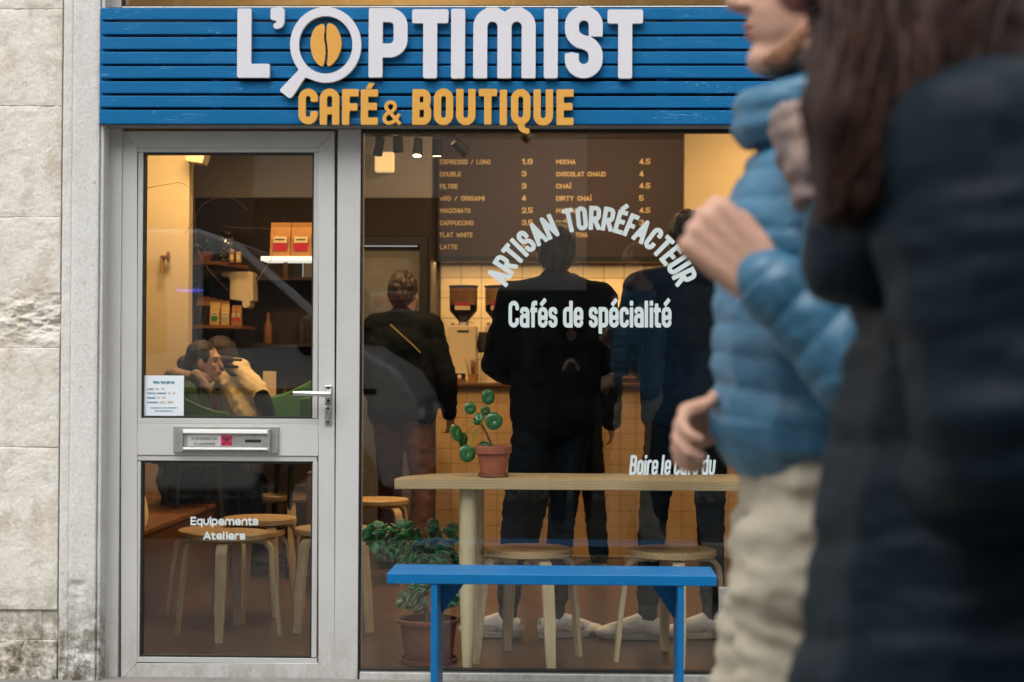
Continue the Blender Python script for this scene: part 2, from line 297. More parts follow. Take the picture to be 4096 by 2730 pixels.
# ------------------------------------------------------------------ lettering: strokes -> distance field -> outline -> solid letters
def fil(pts):
    out = []
    n = len(pts)
    for i, p in enumerate(pts):
        q = Vector(p[:2]); r = p[2] if len(p) > 2 else 0
        if r <= 0 or i in (0, n-1): out.append(q); continue
        a = Vector(pts[i-1][:2]); b = Vector(pts[i+1][:2])
        da = (a-q); db = (b-q); la = da.length; lb = db.length
        d = min(r, la*.5 if i-1 > 0 and len(pts[i-1]) > 2 else la*.98, lb*.5 if i+1 < n-1 and len(pts[i+1]) > 2 else lb*.98)
        s = q+da/la*d; e = q+db/lb*d
        for k in range(9):
            t = k/8; wq = .62
            den = (1-t)**2+2*t*(1-t)*wq*1.14+t*t
            out.append((s*(1-t)**2+q*2*t*(1-t)*wq*1.14+e*t*t)/den)
    return out
H_ = .5
G = {  # char: (width/height, strokes in unit box)
 'A': (.62, [[(0,0),(.5,1),(1,0)], [(.22,.28),(.78,.28)]]), '^': (.55, [[(0,0),(0,1,H_),(1,1,H_),(1,0)], [(0,.36),(1,.36)]]),
 'B': (.55, [[(0,0),(0,1),(.95,1,.4),(.95,.53,.4),(0,.53)], [(0,.53),(1,.53,.4),(1,0,.4),(0,0)]]),
 'C': (.54, [[(1,.70),(1,1,H_),(0,1,H_),(0,0,H_),(1,0,H_),(1,.30)]]),
 'D': (.56, [[(0,0),(0,1),(1,1,H_),(1,0,H_),(0,0),(0,.3)]]), 'E': (.48, [[(1,1),(0,1),(0,0),(1,0)], [(0,.52),(.9,.52)]]),
 'F': (.46, [[(1,1),(0,1),(0,0)], [(0,.50),(.88,.50)]]), 'G': (.56, [[(1,.72),(1,1,H_),(0,1,H_),(0,0,H_),(1,0,H_),(1,.45),(.55,.45)]]),
 'H': (.56, [[(0,0),(0,1)], [(1,0),(1,1)], [(0,.5),(1,.5)]]), 'I': (0, [[(.5,0),(.5,1)]]),
 'K': (.58, [[(0,0),(0,1)], [(1,1),(.1,.45)], [(.3,.55),(1,0)]]), 'L': (.48, [[(0,1),(0,0),(1,0)]]),
 'M': (.74, [[(0,0),(0,1),(.5,.35),(1,1),(1,0)]]), 'm_': (.90, [[(0,0),(0,1,.5),(.5,1,.5),(.5,0)], [(.5,0),(.5,1,.5),(1,1,.5),(1,0)]]),
 'N': (.60, [[(0,0),(0,1),(1,0),(1,1)]]), 'O': (.55, [[(0,.5),(0,1,H_),(1,1,H_),(1,0,H_),(0,0,H_),(0,.5)]]),
 'P': (.56, [[(0,0),(0,1),(1,1,.45),(1,.36,.45),(0,.36)]]), 'R': (.58, [[(0,0),(0,1),(1,1,.45),(1,.45,.4),(0,.45)], [(.45,.45),(1,0)]]),
 'S': (.54, [[(1,.72),(1,1,H_),(0,1,H_),(0,.56,.4),(1,.44,.4),(1,0,H_),(0,0,H_),(0,.28)]]),
 'T': (.52, [[(0,1),(1,1)], [(.5,1),(.5,0)]]), 'U': (.56, [[(0,1),(0,0,H_),(1,0,H_),(1,1)]]),
 'V': (.62, [[(0,1),(.5,0),(1,1)]]), 'W': (.86, [[(0,1),(.22,0),(.5,.8),(.78,0),(1,1)]]), 'Y': (.6, [[(0,1),(.5,.5),(1,1)], [(.5,.5),(.5,0)]]),
 'X': (.62, [[(0,0),(1,1)], [(0,1),(1,0)]]),
 '0': (.55, [[(0,.5),(0,1,H_),(1,1,H_),(1,0,H_),(0,0,H_),(0,.5)]]), '1': (.3, [[(0,.78),(1,1),(1,0)]]),
 '2': (.54, [[(0,.72),(0,1,H_),(1,1,H_),(1,.5,.3),(0,0),(1,0)]]), '3': (.54, [[(0,.74),(0,1,H_),(1,1,H_),(1,.52,.3),(.4,.52)], [(.4,.52),(1,.52,.3),(1,0,H_),(0,0,H_),(0,.26)]]),
 '4': (.58, [[(.72,0),(.72,1),(0,.25),(1,.25)]]), '5': (.54, [[(1,1),(0,1),(0,.55),(1,.6,.4),(1,0,H_),(0,0,H_),(0,.24)]]),
 '6': (.54, [[(1,.8),(1,1,H_),(0,1,H_),(0,0,H_),(1,0,H_),(1,.55,.4),(0,.5)]]), '7': (.5, [[(0,1),(1,1),(.35,0)]]),
 '8': (.55, [[(0,.75),(0,1,H_),(1,1,H_),(1,.52,.4),(0,.52,.4),(0,.75)], [(0,.25),(0,.52,.4),(1,.52,.4),(1,0,H_),(0,0,H_),(0,.25)]]),
 '9': (.54, [[(0,.2),(0,0,H_),(1,0,H_),(1,1,H_),(0,1,H_),(0,.45,.4),(1,.5)]]),
 '/': (.45, [[(0,0),(1,1)]]), '.': (0, [[(.5,0),(.5,.03)]]), ':': (0, [[(.5,.1),(.5,.13)], [(.5,.6),(.5,.63)]]), '-': (.35, [[(0,.42),(1,.42)]]),
 '&': (.72, [[(1,0),(.12,.72),(.12,1,.4),(.72,1,.4),(.72,.62,.4),(0,.4,.4),(0,0,.4),(.62,0,.4),(1,.42)]]),
 'a': (.50, [[(.04,.62),(0.04,.72,.4),(1,.72,.4),(1,0)], [(1,.42),(0,.42,.35),(0,0,.35),(1,0)]]), 'b': (.50, [[(0,1),(0,0)], [(0,.72),(1,.72,.4),(1,0,.4),(0,0)]]),
 'c': (.48, [[(1,.52),(1,.72,.45),(0,.72,.45),(0,0,.45),(1,0,.45),(1,.2)]]), 'd': (.50, [[(1,1),(1,0)], [(1,.72),(0,.72,.4),(0,0,.4),(1,0)]]),
 'e': (.50, [[(0,.34),(1,.34),(1,.72,.45),(0,.72,.45),(0,0,.45),(1,0,.45),(1,.14)]]), 'f': (.36, [[(1,1),(.3,1,.4),(.3,0)], [(0,.68),(1,.68)]]),
 'h': (.50, [[(0,1),(0,0)], [(0,.72),(1,.72,.45),(1,0)]]), 'i': (0, [[(.5,0),(.5,.70)], [(.5,.97),(.5,1.0)]]), 'j': (.2, [[(1,.7),(1,-.25),(0,-.25)], [(1,.97),(1,1)]]),
 'l': (.22, [[(0,1),(0,0),(.9,0)]]), 'm': (.82, [[(0,0),(0,.72,.35),(.5,.72,.35),(.5,0)], [(.5,0),(.5,.72,.35),(1,.72,.35),(1,0)]]),
 'n': (.50, [[(0,0),(0,.72,.45),(1,.72,.45),(1,0)]]), 'o': (.50, [[(0,.36),(0,.72,.45),(1,.72,.45),(1,0,.45),(0,0,.45),(0,.36)]]),
 'p': (.50, [[(0,-.28),(0,.70)], [(0,.72),(1,.72,.4),(1,0,.4),(0,0)]]), 'q': (.50, [[(1,-.28),(1,.70)], [(1,.72),(0,.72,.4),(0,0,.4),(1,0)]]),
 'r': (.36, [[(0,0),(0,.72,.4),(1,.72)]]), 's': (.46, [[(1,.54),(1,.72,.4),(0,.72,.4),(0,.40,.3),(1,.33,.3),(1,0,.4),(0,0,.4),(0,.18)]]),
 't': (.36, [[(.25,.95),(.25,0,.3),(1,0)], [(-.1,.68),(.95,.68)]]), 'u': (.50, [[(0,.72),(0,0,.45),(1,0,.45),(1,.72)]]), 'v': (.5, [[(0,.72),(.5,0),(1,.72)]]),
 'w': (.76, [[(0,.72),(0,0,.3),(.5,0,.3),(.5,.72)], [(.5,.5),(.5,0,.3),(1,0,.3),(1,.72)]]),
 "'": (.2, [[(.6,1),(.6,.8),(.1,.68)]]),
}
G['\u00c9'] = (G['E'][0], G['E'][1]+[[(.30,1.20),(.70,1.34)]]); G['\u00e9'] = (G['e'][0], G['e'][1]+[[(.35,.96),(.75,1.10)]])
G['\u00cf'] = (.22, [[(.5,0),(.5,1)], [(0,1.28),(0,1.30)], [(1,1.28),(1,1.30)]])
def contours(F, x0, y0, dx):
    ny, nx = F.shape; ins = F < 0; adj = {}
    c = ins[:-1,:-1]*1+ins[:-1,1:]*2+ins[1:,1:]*4+ins[1:,:-1]*8
    T = {1:[(3,0)],2:[(0,1)],3:[(3,1)],4:[(1,2)],5:[(3,0),(1,2)],6:[(0,2)],7:[(3,2)],8:[(2,3)],9:[(2,0)],10:[(0,1),(2,3)],11:[(2,1)],12:[(1,3)],13:[(1,0)],14:[(0,3)]}
    def eid(j, i, e): return [('h',j,i),('v',j,i+1),('h',j+1,i),('v',j,i)][e]
    for j, i in zip(*np.nonzero((c > 0) & (c < 15))):
        for a, b in T[int(c[j,i])]:
            A = eid(j,i,a); B = eid(j,i,b); adj.setdefault(A, []).append(B); adj.setdefault(B, []).append(A)
    def pt(e):
        k, j, i = e
        if k == 'h': a, b = F[j,i], F[j,i+1]; t = a/(a-b); return (x0+(i+t)*dx, y0+j*dx)
        a, b = F[j,i], F[j+1,i]; t = a/(a-b); return (x0+i*dx, y0+(j+t)*dx)
    seen = set(); out = []
    for s in adj:
        if s in seen: continue
        loop = [s]; seen.add(s); cur = s
        while True:
            nx_ = [q for q in adj[cur] if q not in seen]
            if not nx_: break
            cur = nx_[0]; seen.add(cur); loop.append(cur)
        if len(loop) > 4:
            ps = [pt(e) for e in loop]; keep = []          # drop nearly collinear points
            n = len(ps)
            for i in range(n):
                a, b, d = Vector(ps[i-1]), Vector(ps[i]), Vector(ps[(i+1) % n])
                u = b-a; v = d-b
                if u.length < 1e-9: continue
                if abs(u.cross(v) if hasattr(u,'cross') and False else u.x*v.y-u.y*v.x) > .004*u.length*max(v.length,1e-9) or i % 6 == 0: keep.append(ps[i])
            out.append(keep)
    return out
def solid(loops, depth, name='letter'):
    cu = bpy.data.curves.new(name, 'CURVE'); cu.dimensions = '2D'; cu.fill_mode = 'BOTH'; cu.extrude = depth/2
    for lp in loops:
        sp = cu.splines.new('POLY'); sp.points.add(len(lp)-1)
        for p, q in zip(sp.points, lp): p.co = (q[0], q[1], 0, 1)
        sp.use_cyclic_u = True
    ob = bpy.data.objects.new(name, cu)
    me = bpy.data.meshes.new_from_object(ob); bpy.data.objects.remove(ob)
    return me
def seg_d(X, Y, a, b):
    ax, ay = a; dx, dy = b[0]-ax, b[1]-ay; L = dx*dx+dy*dy+1e-12
    t = np.clip(((X-ax)*dx+(Y-ay)*dy)/L, 0, 1)
    return np.hypot(X-ax-t*dx, Y-ay-t*dy)
def box_d(X, Y, a, b, e0, e1, hw, rr):
    d = (b-a); L = d.length; d = d/L
    a = a-d*e0; b = b+d*e1; c = (a+b)/2; hl = (b-a).length/2
    u = (X-c.x)*d.x+(Y-c.y)*d.y; v = -(X-c.x)*d.y+(Y-c.y)*d.x
    qx = np.abs(u)-(hl-rr); qy = np.abs(v)-(hw-rr)
    return np.hypot(np.maximum(qx,0), np.maximum(qy,0))+np.minimum(np.maximum(qx,qy),0)-rr
def glyph_sdf(strokes, W, Hh, t, q=7, rr=.14, clip=False):
    mp = lambda p: (t/2+p[0]*(W-t), t/2+p[1]*(Hh-t))+((p[2]*max(W-t, t),) if len(p) > 2 else ())
    ys = [p[1] for s in strokes for p in s]; dx = t/q
    xs = [p[0] for s in strokes for p in s]
    x0 = min(0, min(xs)*W)-2*dx-.3*t; y0 = min(0, min(ys)*Hh)-2*dx-.3*t; x1 = max(xs)*W+2*dx+.6*t if W > t else W+2*dx+.3*t; y1 = max(1, max(ys))*Hh+2*dx+.3*t
    X, Y = np.meshgrid(np.arange(x0, x1+dx, dx), np.arange(y0, y1+dx, dx))
    F = np.full(X.shape, 1e9)
    def ext(a, b):
        ax = 0 if abs(a[0]-b[0]) > abs(a[1]-b[1]) else 1
        return t/2 if min(abs(a[ax]-e) for e in (0,1,.72,-.28,-.25)) < .006 else .12*t
    for s in strokes:
        pl = fil([mp(p) for p in s]); n = len(pl)
        closed = (pl[0]-pl[-1]).length < 1e-6
        if n == 2: F = np.minimum(F, box_d(X, Y, pl[0], pl[1], t/2, t/2, t/2, rr*t)); continue
        if not closed:
            for A_, B_, e_ in ((pl[0], pl[1], ext(s[0], s[1])), (pl[-1], pl[-2], ext(s[-1], s[-2]))):
                dv = B_-A_; sh_ = min(t/2-e_, dv.length); F = np.minimum(F, seg_d(X, Y, A_+dv.normalized()*sh_, B_)-t/2)
        for i in range(n-1):
            if not closed and i == 0: F = np.minimum(F, box_d(X, Y, pl[0], pl[1], ext(s[0], s[1]), 0, t/2, rr*t*.6)); 
            elif not closed and i == n-2: F = np.minimum(F, box_d(X, Y, pl[-1], pl[-2], ext(s[-1], s[-2]), 0, t/2, rr*t*.6))
            else: F = np.minimum(F, seg_d(X, Y, pl[i], pl[i+1])-t/2)
            if 0 < i: # joints: square miter-ish for right-angle corners, round otherwise
                a = (pl[i]-pl[i-1]).normalized(); b = (pl[i+1]-pl[i]).normalized()
                if abs(a.dot(b)) < .1:
                    c = pl[i]; qx = np.abs(X-c.x)-(t/2-rr*t); qy = np.abs(Y-c.y)-(t/2-rr*t)
                    F = np.minimum(F, np.hypot(np.maximum(qx,0),np.maximum(qy,0))+np.minimum(np.maximum(qx,qy),0)-rr*t)
                else: F = np.minimum(F, np.hypot(X-pl[i].x, Y-pl[i].y)-t/2)
    if clip:
        C = np.maximum(-Y, Y-Hh); F = np.where(Y > Hh*1.1, F, np.maximum(F, C))
    return F, X[0,0], Y[0,0], dx
_gc = {}
def glyph(ch, Hh, W, t, depth, q=7):
    """mesh of one letter, lower-left at the origin in the XZ plane, extruded towards -Y"""
    k = (ch, round(Hh,5), round(W,5), round(t,5), depth)
    if k not in _gc:
        F, x0, y0, dx = glyph_sdf(G[ch][1], W, Hh, t, q, clip=ch in 'AVWNMKRXY/7v4')
        me = solid(contours(F, x0, y0, dx), depth)
        me.transform(Matrix.Rotation(PI/2, 4, 'X')); _gc[k] = me
    return _gc[k]
def gw(ch, Hh, t, wf): return max(t, G[ch][0]*Hh*wf+.0*t) if G[ch][0] > 0 else t
def text_mesh(s, Hh, t, wf=1.0, track=.28, depth=.0008, width=None, space=.36, shear=0, q=5, split=False):
    """one line of text, optionally fitted to a width"""
    adv = []; x = 0
    for ch in s:
        if ch == ' ': x += space*Hh*wf; adv.append(None); continue
        wd = gw(ch, Hh, t, wf); adv.append(x); x += wd+track*t*1.6
    tot = x-track*t*1.6; sx = (width/tot) if width else 1
    V = []; Fc = []; outl = []
    for ch, a in zip(s, adv):
        if a is None: continue
        if split: V = []; Fc = []
        me = glyph(ch, Hh, gw(ch, Hh, t, wf), t, depth, q); b = len(V)
        V += [((v.co.x+a+shear*v.co.z)*sx, v.co.y, v.co.z) for v in me.vertices]
        Fc += [tuple(i+b for i in p.vertices) for p in me.polygons]
        if split: m2 = bpy.data.meshes.new('letter'); m2.from_pydata(V, [], Fc); outl.append(m2)
    if split: return outl
    me = bpy.data.meshes.new('text'); me.from_pydata(V, [], Fc)
    return me
def put_text(name, s, px0, px1, base, cap, Y, mat_, parent, t=.2, split=False, **kw):
    """text fitted between two photograph columns on the plane at depth Y"""
    a = P(px0, base, Y); b = P(px1, base, Y); Hh = (P(px0, base-cap, Y)-a).length
    ang = math.atan2(b.z-a.z, b.x-a.x)
    if split:
        for me in text_mesh(s, Hh, t*Hh, width=(b-a).length, split=True, **kw):
            me.transform(Matrix.Translation(a) @ Matrix.Rotation(-ang, 4, 'Y')); link('letter', me, mat_, parent)
        return
    me = text_mesh(s, Hh, t*Hh, width=(b-a).length, **kw)
    me.transform(Matrix.Translation(a) @ Matrix.Rotation(-ang, 4, 'Y'))
    return tag(link(name, me, mat_, parent), kind='stuff')
def free_letter(name, loops_px, Y, depth, mat_, parent):
    """a letter whose outline is given in photograph pixels, as a solid board letter"""
    lp = [[(P(x, y, Y).x, P(x, y, Y).z) for x, y in l] for l in loops_px]
    me = solid(lp, depth); me.transform(Matrix.Rotation(PI/2, 4, 'X')); me.transform(Matrix.Translation((0, Y, 0)))
    return link(name, me, mat_, parent)
def px_letter(name, ch, x0, x1, top, bot, t, Y, depth, mat_, parent, q=9, bev=.0015):
    a = P(x0, bot, Y); b = P(x1, bot, Y); c = P(x0, top, Y)
    W = (b-a).length; Hh = (c-a).length; tt = t/1064*(6+Y)/6
    me = glyph(ch, Hh, W, tt, depth, q).copy()
    ang = math.atan2(b.z-a.z, b.x-a.x)
    me.transform(Matrix.Translation(a) @ Matrix.Rotation(-ang, 4, 'Y'))
    o = link(name, me, mat_, parent)
    return o

# ------------------------------------------------------------------ soft bodies: overlapping shapes fused into one skin
def blob(mb, voxel=.01, smooth=5, fn=None, name='body'):
    me = bpy.data.meshes.new(name); me.from_pydata(mb.v, [], mb.f)
    ob = bpy.data.objects.new(name, me); COL.objects.link(ob)
    m = ob.modifiers.new('r', 'REMESH'); m.mode = 'VOXEL'; m.voxel_size = voxel; m.use_smooth_shade = True
    s = ob.modifiers.new('s', 'SMOOTH'); s.factor = .5; s.iterations = smooth
    dg = bpy.context.evaluated_depsgraph_get(); dg.update()
    out = bpy.data.meshes.new_from_object(ob.evaluated_get(dg)); bpy.data.objects.remove(ob)
    if fn:
        n = len(out.vertices); co = np.empty(n*3); out.vertices.foreach_get('co', co); no = np.empty(n*3); out.vertices.foreach_get('normal', no)
        co = co.reshape(-1,3); no = no.reshape(-1,3)
        d = fn(co, no); co = co+no*d[:,None]; out.vertices.foreach_set('co', co.ravel()); out.update()
    out.polygons.foreach_set('use_smooth', [True]*len(out.polygons))
    out.materials.clear()
    return out
def folds(amp, sc, st=(1,1,2.2), seed=0):
    def fn(co, no):
        return np.array([amp*noise.fractal(Vector((c[0]*sc*st[0]+seed, c[1]*sc*st[1], c[2]*sc*st[2])), 1.0, 2.0, 3) for c in co])
    return fn
def quilt(period, amp, axis=Vector((0,0,1)), nz=.0, sc=8, warp=.0):
    ax = np.array(axis.normalized())
    def fn(co, no):
        h = co@ax
        if warp: h = h+np.array([warp*noise.noise(Vector((c[0]*4, c[1]*4, c[2]*4))) for c in co])
        d = amp*(np.abs(np.sin(PI*h/period))**.55-.6)
        if nz: d = d+np.array([nz*noise.fractal(Vector((c[0]*sc, c[1]*sc, c[2]*sc*2.5)), 1.0, 2.0, 3) for c in co])
        return d
    return fn

def hand(mb, w, d, n, curl=25, L=1.0, spread=.25, thumb=1):
    """palm and five fingers; w wrist, d finger direction, n palm normal (fingers curl towards n)"""
    w = Vector(w); d = Vector(d).normalized(); n = Vector(n); n = (n-d*n.dot(d)).normalized(); s = d.cross(n)*thumb
    k = .088*L
    for i in range(4):
        o = (i-1.5)*.019*L
        mb.cap(w+s*o*.55-d*.01, w+d*k*(1-.04*abs(i-1.3))+s*o, .019*L, .013*L, n=8, h=2)
        base = w+d*k*(1-.04*abs(i-1.3))+s*o; ln = [.068,.078,.073,.056][i]*L; dr = (d+s*(i-1.5)*spread*.25).normalized()
        ax = dr.cross(n).normalized(); p = base
        for j in range(3):
            dr = (Matrix.Rotation(R(curl*(1+.08*i)), 3, ax) @ dr).normalized()
            l = ln*[.45,.32,.25][j]; q = p+dr*l; mb.cap(p, q, (.0098-.001*j)*L, (.0088-.0012*j)*L, n=8, h=2); p = q
    tb = w+d*.022*L-s*.024*L; dr = ((d*.62-s*.62+n*.38) if curl < 50 else (d*.85-s*.22+n*.42)).normalized(); p = tb
    for j in range(3):
        l = [.044,.032,.026][j]*L; q = p+dr*l; mb.cap(p, q, (.016-.003*j)*L, (.013-.0025*j)*L, n=8, h=2); p = q
        dr = (dr+d*.35+n*.25).normalized() if curl < 50 else (dr+n*.55+s*.35).normalized()

DEF = dict(head=(0,.025,1.625), neck=(0,-.01,1.475), chest=(0,0,1.29), belly=(0,.005,1.10), pelvis=(0,-.005,.95),
           sh=(.178,0,1.425), el=(.225,-.02,1.135), wr=(.235,.06,.885), hip=(.088,0,.91), kn=(.10,.02,.50), an=(.10,-.02,.085))
def human(name, label, loc, head_deg, H=1.75, pose=None, top='blk', legs='blk2', skin='skin', hair='hair_dk', hairstyle='short', shoe='white_sh',
          thick=.022, voxel=.012, bvox=.012, face_turn=0, face_tilt=0, topfn=None, legfn=None, long_coat=0, boxy=0, bw=1.0, hem=.08, hood=False, hands=((20,20)), leg_add=.012, sleeve=1.0, group=None, shoes=True, hoodmat=None):
    root = thing(name, label, 'person', loc, group)
    k = H/1.75; Mz = Matrix.Rotation(R(head_deg), 3, 'Z'); L0 = Vector(loc)
    J = {}
    for key, v in DEF.items():
        if key in ('sh','el','wr','hip','kn','an'):
            J[key+'R'] = Vector(v); J[key+'L'] = Vector((-v[0], v[1], v[2]))
        else: J[key] = Vector(v)
    for key, v in (pose or {}).items(): J[key] = Vector(v)
    W = lambda p: L0+Mz@(Vector(p)*k)
    D = lambda p: Mz@Vector(p)
    # head axes
    hm = Mz @ Matrix.Rotation(R(face_turn), 3, 'Z') @ Matrix.Rotation(R(face_tilt), 3, 'X')
    hc = W(J['head'])
    def hp(x, y, z): return hc+hm@(Vector((x, y, z))*k)
    def bodymb(a, upto=None):
        b = MB()
        b.ell(W(J['chest']), ((.155+a)*k, (.10+a)*k, (.19+a)*k), Mz); b.ell(W(J['belly']), ((.135+a)*k, (.095+a)*k, (.17+a)*k), Mz)
        b.ell(W(J['pelvis']), ((.155+a)*k, (.11+a)*k, (.11+a)*k), Mz)
        b.cap(W(J['chest']), W(J['belly']), (.10+a)*k, (.095+a)*k); b.cap(W(J['belly']), W(J['pelvis']), (.10+a)*k, (.11+a)*k)
        b.cap(W(J['shL']), W(J['shR']), (.055+a)*k, (.055+a)*k)
        for s in 'LR': b.cap(W(J['neck'])-D((0,0,.02)), W(J['sh'+s]), (.05+a)*k, (.05+a)*k)
        return b
    def arms(b, a, cut=1.0):
        for s in 'LR':
            S, E, Wr = W(J['sh'+s]), W(J['el'+s]), W(J['wr'+s])
            b.cap(S, E, (.048+a)*k, (.037+a*.9)*k); b.cap(E, E.lerp(Wr, cut), (.037+a*.9)*k, (.025+a*.75)*k)
    body = bodymb(0); arms(body, 0)
    body.cap(W(J['neck'])-D((0,0,.03)), hp(0,-.02,-.05), .052*k, .05*k)
    body.ell(hc+hm@Vector((0,-.012,.022))*k, (.074*k,.094*k,.095*k), hm); body.ell(hp(0,.022,-.045), (.058*k,.062*k,.075*k), hm)
    body.ell(hp(0,.066,-.098), (.026*k,.022*k,.02*k), hm)
    body.cap(hp(0,.083,.012), hp(0,.104,-.028), .009*k, .0125*k, n=8, h=2)
    body.ell(hp(0,.086,-.056), (.024*k,.0125*k,.008*k), hm); body.ell(hp(0,.083,-.070), (.022*k,.0125*k,.009*k), hm)
    body.ell(hp(0,.078,.03), (.052*k,.014*k,.012*k), hm)
    for s in (-1,1): body.ell(hp(s*.076,-.008,-.012), (.008*k,.018*k,.03*k), hm); body.ell(hp(s*.035,.066,-.025), (.02*k,.02*k,.02*k), hm)
    for i, s in enumerate('LR'):
        Wr = W(J['wr'+s]); d = Wr-W(J['el'+s])
        hd = (pose or {}).get('hd'+s); hn = (pose or {}).get('hn'+s)
        hand(body, Wr, Mz@Vector(hd) if hd else d, Mz@Vector(hn) if hn else D((1 if s == 'L' else -1, .2, 0)), curl=hands[i], L=k, thumb=(1 if s == 'L' else -1))
        body.cap(W(J['hip'+s]), W(J['kn'+s]), .062*k, .038*k); body.cap(W(J['kn'+s]), W(J['an'+s]), .038*k, .030*k)
        body.cap(W(J['an'+s]), W(Vector(J['an'+s])+Vector((0,.12,-.045))), .036*k, .026*k)
    bo = link('body', blob(body, bvox, 3), M[skin], root)
    for s in (-1,1): MB().ell(hp(s*.031,.079,.006), (.0125*k,.010*k,.008*k), hm, 8, 6).obj('eye', M['eye'], bo, 60)
    MB().ell(hp(0,.091,-.057), (.023*k,.0125*k,.0065*k), hm, 10, 6).ell(hp(0,.089,-.069), (.021*k,.0125*k,.0075*k), hm, 10, 6).obj('lips', M['lip'], bo, 60)
    # jacket
    jb = bodymb(thick); arms(jb, thick, .97*sleeve)
    jb.cap(W(J['neck'])-D((0,0,.05)), W(J['neck'])+D((0,.0,.015)), (.062+thick*.5)*k, (.058+thick*.5)*k)
    if boxy:
        for zz, ww in ((1.30,.115*bw),(1.12,.105*bw),(.93,.10*bw)): jb.cap(W((-ww,0,zz)), W((ww,0,zz)), (.085+boxy)*k, (.085+boxy)*k)
        for ww in (-.11*bw,.11*bw): jb.cap(W((ww,0,1.34)), W((ww*.95,0,.93)), (.085+boxy)*k, (.085+boxy)*k)
    if long_coat:
        for s in 'LR': jb.cap(W(J['pelvis']), W(J['hip'+s].lerp(J['kn'+s], long_coat)), (.13+thick)*k, (.115+thick)*k)
        jb.cap(W(J['hipL'].lerp(J['knL'], long_coat)), W(J['hipR'].lerp(J['knR'], long_coat)), (.10+thick)*k, (.10+thick)*k)
    jk = link('coat' if long_coat else 'jacket', blob(jb, voxel, 4, topfn or folds(.007, 9)), M[top], root)
    lb = MB()
    for s in 'LR':
        a = leg_add
        lb.cap(W(J['hip'+s]), W(J['kn'+s]), (.083+a)*k, (.056+a)*k); lb.cap(W(J['kn'+s]), W(J['an'+s].lerp(J['kn'+s], hem)), (.056+a)*k, (.046+a)*k)
    lb.ell(W(J['pelvis']), (.155*k,.112*k,.11*k), Mz)
    link('trousers', blob(lb, voxel, 4, legfn or folds(.006, 14)), M[legs], root)
    if shoes:
        for s in 'LR':
            an = J['an'+s]; hf = (pose or {}).get('foot'+s, (0,1,0)); f = Vector(hf).normalized(); sd_ = f.cross(Vector((0,0,1)))
            sb = MB(); c = Vector(an)
            fm = Mz @ Matrix((sd_, f, Vector((0,0,1)))).transposed()
            sb.cap(W(c+Vector((0,0,-.028))), W(c-f*.02+Vector((0,0,-.04))), .047*k, .043*k); sb.ell(W(c-f*.028+Vector((0,0,-.04))), (.042*k,.05*k,.045*k), fm)
            sb.cap(W(c+f*.03+Vector((0,0,-.02))), W(c+f*.15+Vector((0,0,-.052))), .042*k, .03*k); sb.ell(W(c+f*.16+Vector((0,0,-.056))), (.048*k,.055*k,.027*k), fm)
            so_ = link('shoe', blob(sb, .006, 3, folds(.002, 30)), M[shoe], root)
            if shoe == 'white_sh':
                for q in (-1, 1): MB().ell(W(c+f*.075+sd_*q*.036+Vector((0,0,-.045))), (.006*k,.045*k,.016*k), fm, 12, 8).obj('side_panel', M['sole'], so_, 60)
                MB().ell(W(c-f*.066+Vector((0,0,-.022))), (.018*k,.008*k,.024*k), fm, 12, 8).obj('heel_tab', M['sole'], so_, 60)
                for q in range(4): MB().tube([W(c+f*(.055+.02*q)+sd_*u+Vector((0,0,-.005-.011*q))) for u in (-.018,0,.018)], .0028*k, 6).obj('lace', M['paper'], so_, 60)
            sl = MB(); out = []
            for q in range(20):
                a = 2*PI*q/20; yy = math.sin(a); xx = math.cos(a); wd = .045 if yy > 0 else .037
                out.append(W(c+f*(.062+.135*yy)+sd_*wd*xx*(1 if abs(yy) < .8 else .95)))
            z0 = L0.z+(an.z-.085)*k+.002; pl = [(v.x, v.y) for v in out]
            sl.prism(pl, z0, z0+.026*k, 'z'); sl.obj('sole', M['sole'] if shoe == 'white_sh' else M['blk_metal'], so_, 40, .004)
            MB().tube([W(c+Vector((0,0,-.02))), W(c+(Vector(J['kn'+s])-c)*.35)], [.040*k,.040*k], 12).obj('sock', M['sock'], root, 60)
    hb = MB()
    if hairstyle != 'none':
        hb.ell(hp(0,-.024,.034), (.083*k,.096*k,.098*k), hm); hb.ell(hp(0,-.05,-.01), (.075*k,.065*k,.085*k), hm)
        if hairstyle == 'bun': hb.ell(hp(0,-.13,-.01), (.04*k,.04*k,.045*k), hm); hb.cap(hp(0,-.10,-.04), hp(.0,-.15,-.2), .035*k, .03*k)
        if hairstyle == 'long':
            for x in (-.06,-.02,.02,.06): hb.cap(hp(x,-.06,-.02), hp(x*1.4,-.08,-.28), .04*k, .035*k)
        link('hair', blob(hb, .007, 1, folds(.011 if boxy else .006, 34, (1,1,.35))), M[hair], root)
    if hood:
        h2 = MB(); h2.ell(hp(0,-.03,.02), (.125*k,.13*k,.14*k), hm); h2.cap(hp(0,-.04,-.06), W(J['neck'])-D((0,.02,.0)), .11*k, .10*k)
        link('hood', blob(h2, .012, 3, folds(.006, 12)), M[hoodmat or top], root)
    return root, J, W, hp, hm
